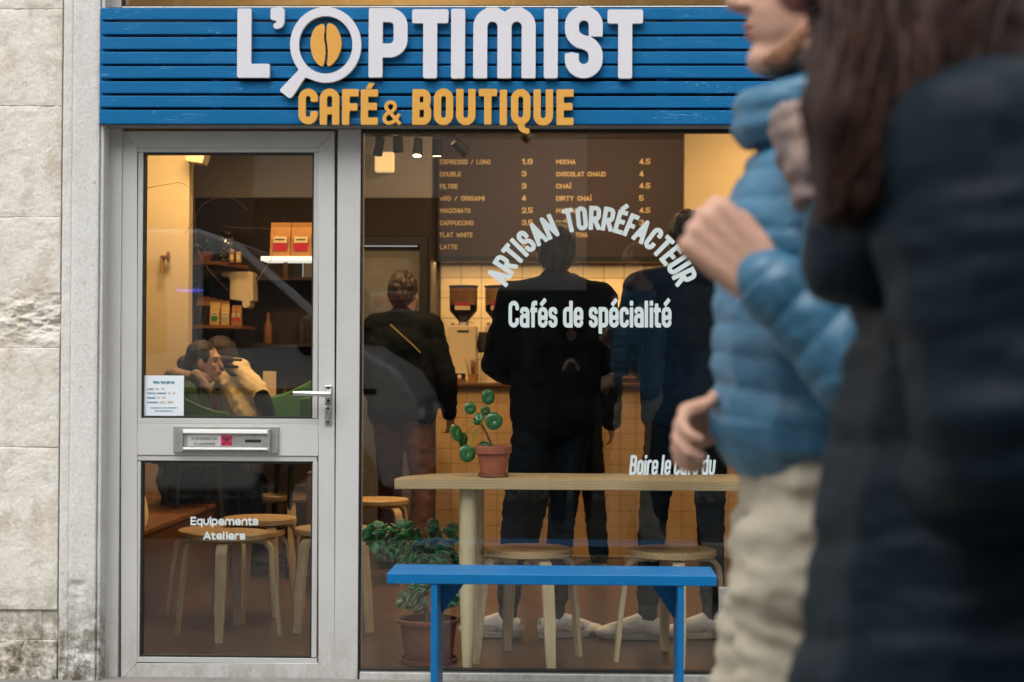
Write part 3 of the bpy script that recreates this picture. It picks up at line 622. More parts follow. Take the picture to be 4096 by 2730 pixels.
# ------------------------------------------------------------------ stone wall, pilaster
def stone_mat(name, a, b, c, dirt=.5, low=.25):
    m = bpy.data.materials.new(name); m.use_nodes = True; t = m.node_tree; N = t.nodes; L = t.links
    p = N['Principled BSDF']; p.inputs['Roughness'].default_value = .9; p.inputs['Specular IOR Level'].default_value = .2
    tc = N.new('ShaderNodeTexCoord')
    def nzn(sc, det=7, rough=.62, st=(1,1,1)):
        mp = N.new('ShaderNodeMapping'); mp.inputs['Scale'].default_value = st; L.new(tc.outputs['Object'], mp.inputs[0])
        n = N.new('ShaderNodeTexNoise'); n.inputs['Scale'].default_value = sc; n.inputs['Detail'].default_value = det; n.inputs['Roughness'].default_value = rough
        L.new(mp.outputs[0], n.inputs[0]); return n.outputs[0]
    def ramp(src, e):
        r = N.new('ShaderNodeValToRGB'); cr = r.color_ramp
        while len(cr.elements) < len(e): cr.elements.new(.5)
        for el, (pos, col) in zip(cr.elements, e): el.position = pos; el.color = (*col, 1)
        L.new(src, r.inputs[0]); return r.outputs[0]
    def mix(f, A, B, mode='MIX', fv=None):
        x = N.new('ShaderNodeMix'); x.data_type = 'RGBA'; x.blend_type = mode
        if f is not None: L.new(f, x.inputs['Factor'])
        else: x.inputs['Factor'].default_value = fv
        L.new(A, x.inputs[6]); 
        if isinstance(B, tuple): x.inputs[7].default_value = (*B, 1)
        else: L.new(B, x.inputs[7])
        return x.outputs[2]
    base = ramp(nzn(3.2), [(.34, b), (.5, a), (.72, a)])
    st = ramp(nzn(7.5, 8, .7, (1,1,.6)), [(.50, (0,0,0)), (.66, (dirt,)*3)])
    base = mix(st, base, c)
    sp = ramp(nzn(55, 6, .75), [(.60, (0,0,0)), (.70, (.75,)*3)])
    base = mix(sp, base, (.10,.085,.06))
    fine = ramp(nzn(150, 3, .6), [(.3, (.80,)*3), (.7, (1.04,)*3)])
    base = mix(None, base, fine, 'MULTIPLY', 1.0)
    # grime and lichen near the pavement
    sx = N.new('ShaderNodeSeparateXYZ'); L.new(tc.outputs['Object'], sx.inputs[0])
    mr = N.new('ShaderNodeMapRange'); mr.inputs[1].default_value = low+.18; mr.inputs[2].default_value = low-.15; L.new(sx.outputs[2], mr.inputs[0])
    nn = ramp(nzn(16, 8, .75), [(.40, (0,0,0)), (.58, (1,)*3)])
    mm = N.new('ShaderNodeMath'); mm.operation = 'MULTIPLY'; L.new(mr.outputs[0], mm.inputs[0]); L.new(nn, mm.inputs[1])
    base = mix(mm.outputs[0], base, (.13,.115,.075))
    L.new(base, p.inputs['Base Color'])
    bp = N.new('ShaderNodeBump'); bp.inputs['Strength'].default_value = .6; bp.inputs['Distance'].default_value = .004
    L.new(nzn(70, 8, .7), bp.inputs['Height']); L.new(bp.outputs[0], p.inputs['Normal'])
    return m
M['stone'] = stone_mat('weathered_limestone', (.72,.69,.63), (.66,.61,.52), (.46,.38,.27), .65)
M['render_p'] = stone_mat('white_washed_render', (.66,.66,.63), (.62,.61,.58), (.52,.48,.41), .3)
M['mortar'] = mat('lime_mortar', (.40,.36,.29), .95, nz=(20,.3), bump=(60,.6))
def rough_block(name, x0, x1, z0, z1, y, dep, parent, m, res=.005, rough=.0015, erode=None, seed=0, edge=.008, joint=.010):
    nx = max(2, int((x1-x0)/res)); nz = max(2, int((z1-z0)/res)); V = []; F = []
    for j in range(nz+1):
        z = z0+(z1-z0)*j/nz
        for i in range(nx+1):
            x = x0+(x1-x0)*i/nx
            q = Vector((x*1.0, seed*3.1, z))
            e = min(x-x0, x1-x, z-z0, z1-z)+.008*noise.noise(q*14)+.003*noise.noise(q*50)
            d = rough*noise.fractal(q*14, .8, 2.1, 6)+.4*rough*noise.noise(q*90)+ joint*math.exp(-max(e,0)**2/(edge*edge))
            if erode:
                k = erode(x, z)
                if k > 0:
                    r = noise.fractal(Vector((x*9, seed, z*24)), .75, 2.2, 6); r2 = noise.fractal(Vector((x*45, seed, z*70)), .7, 2.2, 4)
                    d += k*(.003+.007*r+.0022*r2)
            V.append((x, y+d, z))
    for j in range(nz):
        for i in range(nx):
            a = j*(nx+1)+i; F.append((a, a+1, a+nx+2, a+nx+1))
    b = len(V); V += [(x0,y+dep,z0),(x1,y+dep,z0),(x1,y+dep,z1),(x0,y+dep,z1)]
    F.append((b,b+3,b+2,b+1))
    F.append(tuple(range(nx,-1,-1))+(b,b+1)); F.append(tuple(nz*(nx+1)+i for i in range(nx+1))+(b+2,b+3))
    F.append(tuple(j*(nx+1) for j in range(nz+1))+(b+3,b)); F.append(tuple(j*(nx+1)+nx for j in range(nz,-1,-1))+(b+1,b+2))
    me = bpy.data.meshes.new(name); me.from_pydata(V, [], F); me.validate()
    me.polygons.foreach_set('use_smooth', [True]*(nx*nz)+[False]*(len(me.polygons)-nx*nz))
    return link(name, me, m, parent)

wall = thing('stone_wall', 'weathered pale limestone block wall with eroded crumbling courses, left of the glass door', 'wall', (-2.3,-.06,0))
rows = [-420, 38, 425, 870, 1392, 1790, 2440, 2562, 2790]
XS0, XS1 = PX(-330, -.06), PX(238, -.06, 1400)
def ero_a(x, z): # the crumbling course
    zt, zb = PZ(1150,-.06), PZ(1370,-.06)
    k = max(0, 1-abs((z-(zb+.08))/.15)); k *= .35+.65*max(0, min(1, 1-abs(x-PX(120,-.06))/.17)); n = noise.noise(Vector((x*7, 3, z*7)))
    return max(0, k*1.6+n*.5-.1)*1.9
def ero_b(x, z):
    n = noise.noise(Vector((x*8, 5, z*8))); cr = abs(noise.noise(Vector((x*5+2, 1, z*5))))
    return max(0, .55+n*.9)+(1.2 if cr < .035 else 0)
def ero_l(x, z):
    n = noise.noise(Vector((x*9, 8, z*13))); return max(0, n-.34)*1.0
for i in range(len(rows)-1):
    zt, zb = PZ(rows[i],-.06,100), PZ(rows[i+1],-.06,100)
    e = ero_a if i == 3 else ero_b if i == 7 else ero_l
    xs = [XS0, XS1]
    if i == 6: xs = [XS0, PX(165,-.06,2500), XS1]
    for a, b in zip(xs[:-1], xs[1:]):
        rough_block('stone_block', a, b-.0001, zb, zt-.0001, -.06+(.010 if i == 6 else 0)+random.uniform(-.0006,.0006), .12, wall, M['stone'], .0045, .0022, e, seed=i+a, edge=.012, joint=.0016)
for z0, z1 in ((-.05,.5),(.5,1.0),(1.0,1.55),(1.55,2.05),(2.05,2.5),(2.5,3.05)): rough_block('stone_block', XS0-3, XS0-.001, z0, z1-.002, -.06, .12, wall, M['stone'], .03, .003, None, 70+z0, edge=.02, joint=.004)
MB().box(XS0-3, XS1+.03, -.035, .16, -.1, 3.1).obj('mortar_core', M['mortar'], wall)
pil = thing('plastered_pilaster', 'narrow whitewashed rendered pilaster with chipped foot between the stone wall and the door frame', 'wall', (-1.95,-.07,0))
def ero_p(x, z):
    zc = PZ(2370,-.07); d = math.hypot((x-PX(312,-.07,2370))/.045, (z-zc)/.05); n = noise.noise(Vector((x*16, 9, z*16)))
    k = max(0, 1.15-d+n*.5)*1.6
    if z < PZ(2440,-.07): k = max(k, .35+n*.8)
    k2 = math.hypot((x-PX(303,-.07,1350))/.013, (z-PZ(1350,-.07))/.045); k = max(k, max(0, .9-k2+n*.5)*.5)
    return max(0, k)
rough_block('render_band', PX(243,-.07), PX(283,-.07), -.05, 3.0, -.072, .15, pil, M['render_p'], .005, .002, None, 21, edge=.003, joint=.003)
rough_block('render_shaft', PX(284,-.07), PX(392,-.07), -.05, 3.0, -.080, .16, pil, M['render_p'], .005, .0006, ero_p, 33, edge=.005, joint=.003)
rough_block('render_edge', PX(393,-.07), PX(408,-.07), -.05, 3.0, -.070, .15, pil, M['render_p'], .006, .0008, None, 35, edge=.003, joint=.003)

# ------------------------------------------------------------------ shopfront frames
def bar(name, x0, y0, x1, y1, Y, dep, m, parent, bev=.0012):
    """a profile covering the photograph rectangle x0..x1, y0..y1, its front at depth Y"""
    a = P((x0+x1)/2, y0, Y).z; b = P((x0+x1)/2, y1, Y).z; l = P(x0, (y0+y1)/2, Y).x; r = P(x1, (y0+y1)/2, Y).x
    return MB().box(l, r, Y, Y+dep, b, a).obj(name, m, parent, bevel=bev)
def quadbar(name, pts, Y, dep, m, parent, bev=.0012):
    pl = [(P(x,y,Y).x, P(x,y,Y).z) for x, y in pts]
    return MB().prism(pl, Y, Y+dep).obj(name, m, parent, bevel=bev)
def pane(name, x0, y0, x1, y1, Y, parent):
    l = P(x0,(y0+y1)/2,Y).x; r = P(x1,(y0+y1)/2,Y).x; t = P((x0+x1)/2,y0,Y).z; b = P((x0+x1)/2,y1,Y).z
    return MB().box(l, r, Y, Y+.008, b, t).obj(name, M['glass'], parent)
front = thing('shopfront_frame', 'grey aluminium posts, head and sill holding the door and the big window', 'shopfront', (-1.1,.0,0))
bar('post', 411, 500, 479, 2800, -.002, .10, M['alu'], front)          # left jamb
bar('post', 1344, 518, 1436, 2800, 0, .12, M['alu'], front)            # between door and window
bar('post', 3064, 500, 3110, 2800, 0, .12, M['alu'], front)            # right of the window
bar('head_rail', 411, 470, 3900, 516, .004, .10, M['alu_dk'], front)
bar('head_cover', 418, 505, 3900, 513, -.012, .016, M['alu2'], front)
bar('sill', 1438, 2700, 3062, 2800, -.004, .12, M['alu'], front)
bar('sill_bead', 1438, 2690, 3062, 2699, .012, .05, M['alu_dk'], front)
bar('jamb_shadow_gap', 479, 520, 483, 2740, .012, .08, M['gasket'], front)
bar('jamb_shadow_gap', 1339, 524, 1344, 2740, .012, .08, M['gasket'], front)
bar('wall_sealant', 406, 500, 411, 2780, .003, .08, M['gasket'], front)

door = thing('glazed_door', 'light grey aluminium shop door with two panes, lever handle and letter box', 'door', (-1.3,.03,0))
def mitre(x0, y0, x1, y1, w_, Y, dep, m, parent, nm='stile', wt=None, wb=None):
    wt = wt or w_; wb = wb or w_
    quadbar(nm, [(x0,y0),(x0+w_,y0+wt),(x0+w_,y1-wb),(x0,y1)][::-1], Y, dep, m, parent); quadbar(nm, [(x1,y0),(x1,y1),(x1-w_,y1-wb),(x1-w_,y0+wt)][::-1], Y, dep, m, parent)
    quadbar('top_rail', [(x0+1,y0),(x1-1,y0),(x1-w_,y0+wt-1),(x0+w_,y0+wt-1)][::-1], Y, dep, m, parent)
    quadbar('bottom_rail', [(x0+w_,y1-wb+1),(x1-w_,y1-wb+1),(x1-1,y1),(x0+1,y1)][::-1], Y, dep, m, parent)
mitre(484, 526, 1338, 2722, 64, .006, .05, M['alu'], door, wb=68)
bar('middle_rail', 549, 1697, 1273, 1823, .006, .05, M['alu'], door)
for (x0,y0,x1,y1) in [(549,589,1273,1696),(540,1824,1268,2653)]:
    xa, xb = (x0, x1)
    wv = 22
    bar('glazing_bead', xa, y0, xb, y0+21, .010, .04, M['alu2'], door); bar('glazing_bead', xa, y1-21, xb, y1, .010, .04, M['alu2'], door)
    bar('glazing_bead', xa, y0+22, xa+wv-2, y1-22, .010, .04, M['alu2'], door); bar('glazing_bead', xb-wv+2, y0+22, xb, y1-22, .010, .04, M['alu2'], door)
    gy = 9
    bar('gasket', xa+wv-2, y0+21, xb-wv+2, y0+21+gy, .016, .03, M['gasket'], door, 0); bar('gasket', xa+wv-2, y1-21-gy, xb-wv+2, y1-21, .016, .03, M['gasket'], door, 0)
    bar('gasket', xa+wv-2, y0+21+gy, xa+wv+7, y1-21-gy, .016, .03, M['gasket'], door, 0); bar('gasket', xb-wv-4, y0+21+gy, xb-wv+2, y1-21-gy, .016, .03, M['gasket'], door, 0)
    pane('glass_pane', xa+wv+7, y0+21+gy, xb-wv-4, y1-21-gy, .028, door)
# handle and lock
hd = bar('handle_plate', 1299, 1543, 1327, 1617, -.004, .009, M['steel'], door, .002)
for yy in (1551, 1605): MB().tube([P(1313,yy,-.006), P(1313,yy,-.004)], .006, 14).obj('screw', M['gasket'], hd, 40)
lv = MB().tube([P(1315,1579,-.004), P(1315,1579,-.045)], .009, 14).tube([P(1318,1579,-.048)+Vector((.004,0,0)), P(1305,1579,-.050), P(1280,1577,-.05), P(1230,1575,-.05), P(1173,1574,-.05)], [.0125,.0125,.0105,.0085,.0080], 16, flat=1.0)
lv.obj('handle', M['steel'], door, 50, .0015)
lk = bar('lock_plate', 1298, 1627, 1326, 1699, -.002, .008, M['steel'], door, .002)
MB().tube([P(1312,1652,-.010), P(1312,1652,0)], .0085, 18).box(P(1308,1655,0).x, P(1316,1655,0).x, -.008, 0, PZ(1680,0), PZ(1655,0)).obj('lock_cylinder', M['steel_dk'], lk, 40)
for yy in (1635, 1690): MB().tube([P(1312,yy,-.0045), P(1312,yy,-.001)], .005, 12).obj('screw', M['gasket'], lk, 40)
MB().box(P(1311,1652,0).x, P(1313,1652,0).x, -.0112, -.009, PZ(1658,0), PZ(1648,0)).obj('keyhole', M['gasket'], lk)
bar('strike_slot', 1300, 1613.5, 1326, 1616, -.006, .003, M['gasket'], door, 0)
# letter box
lb = bar('letter_box', 693, 1707, 1114, 1812, -.004, .012, M['steel_dk'], door, .001)
bar('flap', 728, 1725, 1074, 1805, -.010, .008, M['steel_dk'], lb, .001)
bar('flap_rail', 731, 1720, 1070, 1735, -.020, .014, M['white_pl'], lb, .0018); bar('flap_rail', 731, 1792, 1070, 1800, -.017, .010, M['white_pl'], lb, .0012)
for x in (721, 1070): bar('hinge_arm', x, 1719, x+10, 1808, -.018, .014, M['steel_dk'], lb, .001)
bar('name_slot', 980, 1759, 1044, 1771, -.0105, .003, M['gasket'], lb, 0); bar('sticker', 751, 1737, 928, 1786, -.0106, .001, M['alu2'], lb, 0)
bar('red_square', 884, 1742, 928, 1784, -.0112, .0012, M['red_lbl'], lb, 0)
a_, b_, c_, d_ = P(888,1747,-.012), P(924,1780,-.012), P(924,1747,-.012), P(888,1780,-.012)
MB().tube([a_, b_], .0011, 6).tube([c_, d_], .0011, 6).tube([P(893,1755,-.012), P(919,1755,-.012)], .0016, 6).obj('cross_mark', M['ink_blk'], lb)
put_text('lettering', 'ni prospectus', 764, 869, 1760.5, 13.5, -.0108, M['ink_blk'], lb, t=.105, wf=1.2, q=4)
put_text('lettering', 'ni publicit\u00e9', 775, 860, 1782.5, 13.5, -.0108, M['ink_blk'], lb, t=.105, wf=1.2, q=4)
# vinyl lettering on the lower pane of the door
put_text('lettering', 'Equipements', 762, 1033, 2102, 34, .0265, M['vinyl'], door, t=.21, wf=1.6, track=.2, split=True)
put_text('lettering', 'Ateliers', 813, 981, 2160, 33, .0265, M['vinyl'], door, t=.21, wf=1.6, track=.2, split=True)
# opening hours
nt_ = thing('opening_hours_notice', 'white square opening hours notice in the lower left corner of the upper door pane', 'notice', (P(655,1583,.03).x, .03, PZ(1664,.03)))
bar('sheet', 573, 1503, 735, 1664, .0262, .0012, M['paper'], nt_, 0)
put_text('lettering', 'Nos horaires', 613, 698, 1536, 13, .0255, M['ink_blue'], nt_, t=.16, q=4, depth=.0004)
for s1, s2, y, xa, xb, xc in [('Lundi :', '13h - 19h', 1560.5, 589, 617, 658), ('Mardi au vendredi :', '8h - 14h', 1577.5, 589, 667, 703), ('Samedi :', '8h - 17h', 1596, 589, 624, 661), ('Dimanche :', '9h30 - 13h30', 1614, 589, 635, 692)]:
    put_text('lettering', s1, xa, xb, y, 8.5, .0255, M['ink_blue'], nt_, t=.15, wf=1.2, q=4, depth=.0004)
    put_text('lettering', s2, xb+5, xc, y, 8.5, .0255, M['ink_gold'], nt_, t=.15, q=4, depth=.0004)
put_text('lettering', 'Tous les jours sur notre site internet', 601, 707, 1634.5, 5.5, .0255, M['ink_blue'], nt_, t=.17, q=3, depth=.0004)
put_text('lettering', 'www.loptimistcafe.com', 619, 689, 1646.5, 5, .0255, M['ink_blue'], nt_, t=.17, q=3, depth=.0004)

# the big window
win = thing('shop_window', 'large fixed shop window pane with pale vinyl lettering, black gasket round the glass', 'window', (.0,.03,.02))
bar('gasket', 1438, 519, 3063, 530, .010, .04, M['gasket'], win, 0); bar('gasket', 1438, 2683, 3063, 2690, .010, .04, M['gasket'], win, 0)
bar('gasket', 1436, 530, 1443, 2683, .010, .04, M['gasket'], win, 0); bar('gasket', 3057, 530, 3064, 2683, .010, .04, M['gasket'], win, 0)
pane('glass_pane', 1443, 530, 3057, 2683, .028, win)
put_text('lettering', 'Caf\u00e9s de sp\u00e9cialit\u00e9', 2034, 2686, 1311, 107, .0265, M['vinyl'], win, t=.165, wf=.92, track=.15, space=.25, split=True)
put_text('lettering', 'Boire le caf\u00e9 du', 2516, 2858, 1901, 80, .0265, M['vinyl'], win, t=.15, wf=.8, track=.12, shear=.12, space=.22, split=True)
s_arc = 'ARTISAN TORR\u00c9FACTEUR'; Rpx = 412; cx_, cy_ = 2366, 1284; Hl = .091; tl = .0168
ws = [0 if c == ' ' else gw(c, Hl, tl, .86) for c in s_arc]
gap = .006; tot = sum(ws)+gap*(len(s_arc)-1)+.030
pos = -tot/2; Cc = P(cx_, cy_, .0265); Rm = Rpx/1064*(6.0265/6); k_ = R(137)/(tot/ Rm)
for c, wd in zip(s_arc, ws):
    if c == ' ': pos += .030; continue
    th = (pos+wd/2)/Rm*k_; pos += wd+gap
    me = glyph(c, Hl, wd, tl, .0008, 6).copy()
    me.transform(Matrix.Translation(Cc) @ Matrix.Rotation(th+.004, 4, 'Y') @ Matrix.Translation((-wd/2, 0, Rm-Hl/2)))
    link('letter', me, M['vinyl'], win)

# ------------------------------------------------------------------ sign of painted slats
def slat_mat():
    m = bpy.data.materials.new('blue_painted_softwood'); m.use_nodes = True; t = m.node_tree; N = t.nodes; L = t.links
    p = N['Principled BSDF']; p.inputs['Roughness'].default_value = .55; p.inputs['Specular IOR Level'].default_value = .18
    tc = N.new('ShaderNodeTexCoord'); oi = N.new('ShaderNodeObjectInfo')
    cb = N.new('ShaderNodeCombineXYZ'); ml = N.new('ShaderNodeMath'); ml.operation = 'MULTIPLY'; ml.inputs[1].default_value = 9; L.new(oi.outputs['Random'], ml.inputs[0]); L.new(ml.outputs[0], cb.inputs[1])
    va = N.new('ShaderNodeVectorMath'); va.operation = 'ADD'; L.new(tc.outputs['Object'], va.inputs[0]); L.new(cb.outputs[0], va.inputs[1])
    mp = N.new('ShaderNodeMapping'); mp.inputs['Scale'].default_value = (1.1, 1, 22); L.new(va.outputs[0], mp.inputs[0])
    wv = N.new('ShaderNodeTexNoise'); wv.inputs['Scale'].default_value = 1.6; wv.inputs['Detail'].default_value = 2; wv.inputs['Distortion'].default_value = .6; L.new(mp.outputs[0], wv.inputs[0])
    # thin contour lines of the noise = raised grain, paler than the paint
    mu = N.new('ShaderNodeMath'); mu.operation = 'MULTIPLY'; mu.inputs[1].default_value = 17; L.new(wv.outputs[0], mu.inputs[0])
    fr = N.new('ShaderNodeMath'); fr.operation = 'FRACT'; L.new(mu.outputs[0], fr.inputs[0])
    rp = N.new('ShaderNodeValToRGB'); e = rp.color_ramp.elements; e[0].position = .0; e[0].color = (1,1,1,1); e[1].position = .10; e[1].color = (0,0,0,1); L.new(fr.outputs[0], rp.inputs[0])
    n3 = N.new('ShaderNodeTexNoise'); n3.inputs['Scale'].default_value = 5; n3.inputs['Detail'].default_value = 4; m3 = N.new('ShaderNodeMapping'); m3.inputs['Scale'].default_value = (1,1,4); L.new(va.outputs[0], m3.inputs[0]); L.new(m3.outputs[0], n3.inputs[0])
    r3 = N.new('ShaderNodeValToRGB'); r3.color_ramp.elements[0].position = .5; r3.color_ramp.elements[1].position = .62; L.new(n3.outputs[0], r3.inputs[0])
    gm = N.new('ShaderNodeMath'); gm.operation = 'MULTIPLY'; L.new(rp.outputs[0], gm.inputs[0]); L.new(r3.outputs[0], gm.inputs[1])
    g2 = N.new('ShaderNodeMath'); g2.operation = 'MULTIPLY'; g2.inputs[1].default_value = .75; L.new(gm.outputs[0], g2.inputs[0])
    mx = N.new('ShaderNodeMix'); mx.data_type = 'RGBA'; L.new(g2.outputs[0], mx.inputs[0])
    vr = N.new('ShaderNodeMix'); vr.data_type = 'RGBA'; L.new(n3.outputs[0], vr.inputs[0]); vr.inputs[6].default_value = (.0006,.098,.25,1); vr.inputs[7].default_value = (.001,.135,.34,1)
    L.new(vr.outputs[2], mx.inputs[6]); mx.inputs[7].default_value = (.22,.48,.72,1); L.new(mx.outputs[2], p.inputs['Base Color'])
    bp = N.new('ShaderNodeBump'); bp.inputs['Strength'].default_value = .5; bp.inputs['Distance'].default_value = .002; L.new(gm.outputs[0], bp.inputs['Height']); L.new(bp.outputs[0], p.inputs['Normal'])
    return m
M['slat'] = slat_mat()
SY = -.10
sign = thing('shop_sign', 'wide blue slatted wooden fascia with raised white and yellow cafe lettering above door and window', 'sign', (.1, SY, PZ(497,SY)))
ytop = [33, 90, 149, 207.5, 266, 326, 384, 441]; ybot = [80, 139, 197.5, 256, 314, 373.5, 430, 497]
XR = PX(3830, SY, 300)
for i, (a, b) in enumerate(zip(ytop, ybot)):
    xl = 406-i*1.0; l = P(xl,(a+b)/2,SY).x+random.uniform(-.002,.002); zt0 = PZ(a,SY,xl); zb0 = PZ(b,SY,xl)
    tz = random.uniform(-.0015,.0015); md = (l+XR)/2
    sag = [0, random.uniform(-.002,.002), random.uniform(-.001,.001)]
    mb = MB(); n = 14
    vs = []
    for q in range(n+1):
        x = l+(XR-l)*q/n; o = sag[1]*math.sin(PI*q/n)+tz*(q/n-.5)
        vs += [(x, SY, zb0+o), (x, SY, zt0+o), (x, SY+.020, zt0+o), (x, SY+.020, zb0+o)]
    fs = [(0,1,2,3), (4*n+3, 4*n+2, 4*n+1, 4*n)]
    for q in range(n):
        for k in range(4): fs.append((4*q+k, 4*q+4+k, 4*q+4+(k+1) % 4, 4*q+(k+1) % 4))
    mb.add(vs, fs); mb.obj('slat', M['slat'], sign, bevel=.003)
MB().box(PX(412,-.03,200), XR, -.045, -.002, PZ(508,-.04), PZ(30,-.04)).obj('backing_board', M['black_gap'], sign)
for x in (425, 868, 1780, 2205, 2650, 3180): MB().box(PX(x-22,-.07,200), PX(x+22,-.07,200), -.079, -.046, PZ(496,-.07), PZ(36,-.07)).obj('batten', M['slat'], sign)
MB().box(PX(409,-.08,200), XR, -.078, -.002, PZ(504,-.08), PZ(499,-.08)).obj('underside_flashing', M['alu_dk'], sign)
LY = SY-.022; LD = .018; white = M['white_sign']; yel = M['yellow_sign']
LYc = LY+LD/2-.001
for ch, x0, x1, a, b in [('L',950,1080,37,313),('P',1475,1630,35,312),('T',1648,1793,40,315),('I',1802,1862,38,316),('m_',1893,2142,33,315),('I',2175,2231,37,315),('S',2259,2410,28,315),('T',2429,2571,41,316)]:
    px_letter('letter', ch, x0, x1, a, b, 56, LYc, LD, white, sign, q=16)
# apostrophe
def rrect(x0, y0, x1, y1, r, n=5):
    o = []
    for cx, cy, a0 in ((x1-r,y0+r,-90),(x1-r,y1-r,0),(x0+r,y1-r,90),(x0+r,y0+r,180)):
        for k in range(n+1): a = R(a0+90*k/n); o.append((cx+r*math.cos(a), cy+r*math.sin(a)))
    return o
apo = [(1084,42),(1089,34),(1130,33),(1139,40),(1139,90),(1134,106),(1122,115),(1104,118),(1096,112),(1095,101),(1100,96),(1107,93),(1107,87),(1102,84),(1088,82),(1084,76)]
free_letter('letter', [apo], LYc, LD, white, sign)
# magnifying glass O with its handle, coffee bean inside
ring = []; ccx, ccy = 1304, 182
for k in range(90):
    a = 2*PI*k/90; ring.append((ccx+142*math.cos(a), ccy+151*math.sin(a)))
# splice the handle into the ring's outline at the lower left
ha, hb_ = 116, 137
out = [p for k, p in enumerate(ring) if not (ha < k*4 < hb_)]
idx = next(i for i, k in enumerate([k for k in range(90) if not (ha < k*4 < hb_)]) if k*4 >= hb_)
out[idx:idx] = [(1222,312),(1172,388),(1165,393),(1156,394),(1124,369),(1122,361),(1126,355),(1191,288)]
inner = [(ccx+107*math.cos(2*PI*k/80), ccy+115*math.sin(2*PI*k/80)) for k in range(80)]
free_letter('magnifier_ring', [out, inner], LYc, LD, white, sign)
def smooth_loop(pts, sub=5):
    n = len(pts); o = []
    for i in range(n):
        p0, p1, p2, p3 = (Vector(pts[(i+j-1) % n]) for j in range(4))
        for k in range(sub):
            t = k/sub; o.append(tuple(.5*((2*p1)+(-p0+p2)*t+(2*p0-5*p1+4*p2-p3)*t*t+(-p0+3*p1-3*p2+p3)*t**3)))
    return o
free_letter('bean_half', [smooth_loop([(1287,99),(1262,114),(1246,150),(1244,190),(1254,232),(1272,258),(1288,266),(1297,257),(1303,220),(1302,185),(1297,155),(1300,120),(1298,103)])], LYc, LD, yel, sign)
free_letter('bean_half', [smooth_loop([(1322,96),(1345,110),(1363,148),(1367,185),(1355,225),(1333,256),(1315,266),(1309,257),(1313,225),(1311,185),(1307,150),(1309,110),(1314,98)])], LYc, LD, yel, sign)
for ch, x0, x1, a, b in [('C',1195,1272,357,499),('^',1280,1358,357,501),('F',1369,1435,359,501),('E',1444,1512,360,501),('B',1650,1725,359,501),('O',1736,1813,357,502),('U',1825,1902,358,502),('T',1915,1988,358,500),('I',1999,2028,361,502),('O',2044,2122,359,501),('U',2134,2212,360,504),('E',2226,2294,360,502)]:
    px_letter('letter', ch, x0, x1, a, b, 29, LYc, LD, yel, sign, q=10)
free_letter('accent', [[(1478,334),(1499,334),(1490,352),(1484,358),(1466,358),(1465,354)]], LYc, LD, yel, sign)
px_letter('letter', '&', 1531, 1604, 404, 501, 14, LYc, LD, yel, sign, q=8)
free_letter('letter_tail', [[(2071,497),(2100,497),(2098,508),(2104,515),(2118,517),(2118,535),(2110,537),(2090,532),(2076,521),(2071,508)]], LYc, LD, yel, sign)

# transom glass above the sign
tr = thing('transom_window', 'strip of warm lit transom glass above the blue sign', 'window', (.3,.0,2.56))
bar('frame', 411, -330, 486, 32, -.002, .1, M['alu'], tr); bar('frame', 488, 25, 3900, 31, -.004, .08, M['white_pl'], tr); bar('gasket', 486, 21, 3900, 25, .004, .04, M['gasket'], tr, 0)
bar('gasket', 486, -330, 492, 21, .004, .04, M['gasket'], tr, 0)
bar('frame', 411, -400, 3900, -332, -.002, .1, M['alu'], tr)
pane('glass_pane', 492, -330, 3900, 21, .02, tr)

# wall to the right of the shopfront, with the round road sign standing before it
wr = thing('stone_wall', 'pale stone wall at the right end of the blue sign, behind the two passers-by', 'wall', (2.3,-.02,0))
zc = 0
for j, (z0, z1) in enumerate([(0,.52),(.52,.98),(.98,1.5),(1.5,1.96),(1.96,2.4),(2.4,3.1)]):
    rough_block('stone_block', XR+.02, XR+4, z0, z1-.004, -.05, .2, wr, M['stone'], .02, .003, None, 50+j, edge=.02, joint=.008)
ns = thing('no_parking_sign', 'round road sign with red rim and blue centre at the top right corner', 'road sign', P(4075,-190,-.35))
cN = P(4075,-190,-.35); rN = 330/6384*5.65
def disc(nm, r0, r1, y, m):
    b = MB(); n = 48; vs = []
    for k in range(n):
        a = 2*PI*k/n; vs += [(cN.x+r*math.cos(a), yy, cN.z+r*math.sin(a)) for r, yy in ((r0,y),(r1,y),(r1,y+.003),(r0,y+.003))]
    b.add(vs, [(4*k+q, 4*((k+1) % n)+q, 4*((k+1) % n)+(q+1) % 4, 4*k+(q+1) % 4) for k in range(n) for q in range(4)])
    return b.obj(nm, m, ns, 30)
M['sign_red'] = mat('reflective_red', (.50,.012,.02), .35); M['sign_blue'] = mat('reflective_blue', (.01,.10,.42), .35); M['sign_white'] = mat('reflective_white', (.75,.75,.73), .4)
disc('rim', rN-.012, rN, cN.y-.002, M['sign_white']); disc('red_ring', rN*.66, rN-.0125, cN.y, M['sign_red']); disc('blue_disc', .001, rN*.66-.001, cN.y, M['sign_blue'])
MB().tube([cN+Vector((-.6*rN,.001,-.6*rN)), cN+Vector((.6*rN,.001,.6*rN))], .035, 4, flat=.02).obj('slash', M['sign_red'], ns)
MB().box(cN.x-.015, cN.x+.015, cN.y+.01, -.04, cN.z-.02, cN.z+.01).box(cN.x-.03, cN.x+.03, cN.y+.0035, cN.y+.012, cN.z-.15, cN.z+.15).obj('bracket', M['steel_dk'], ns)

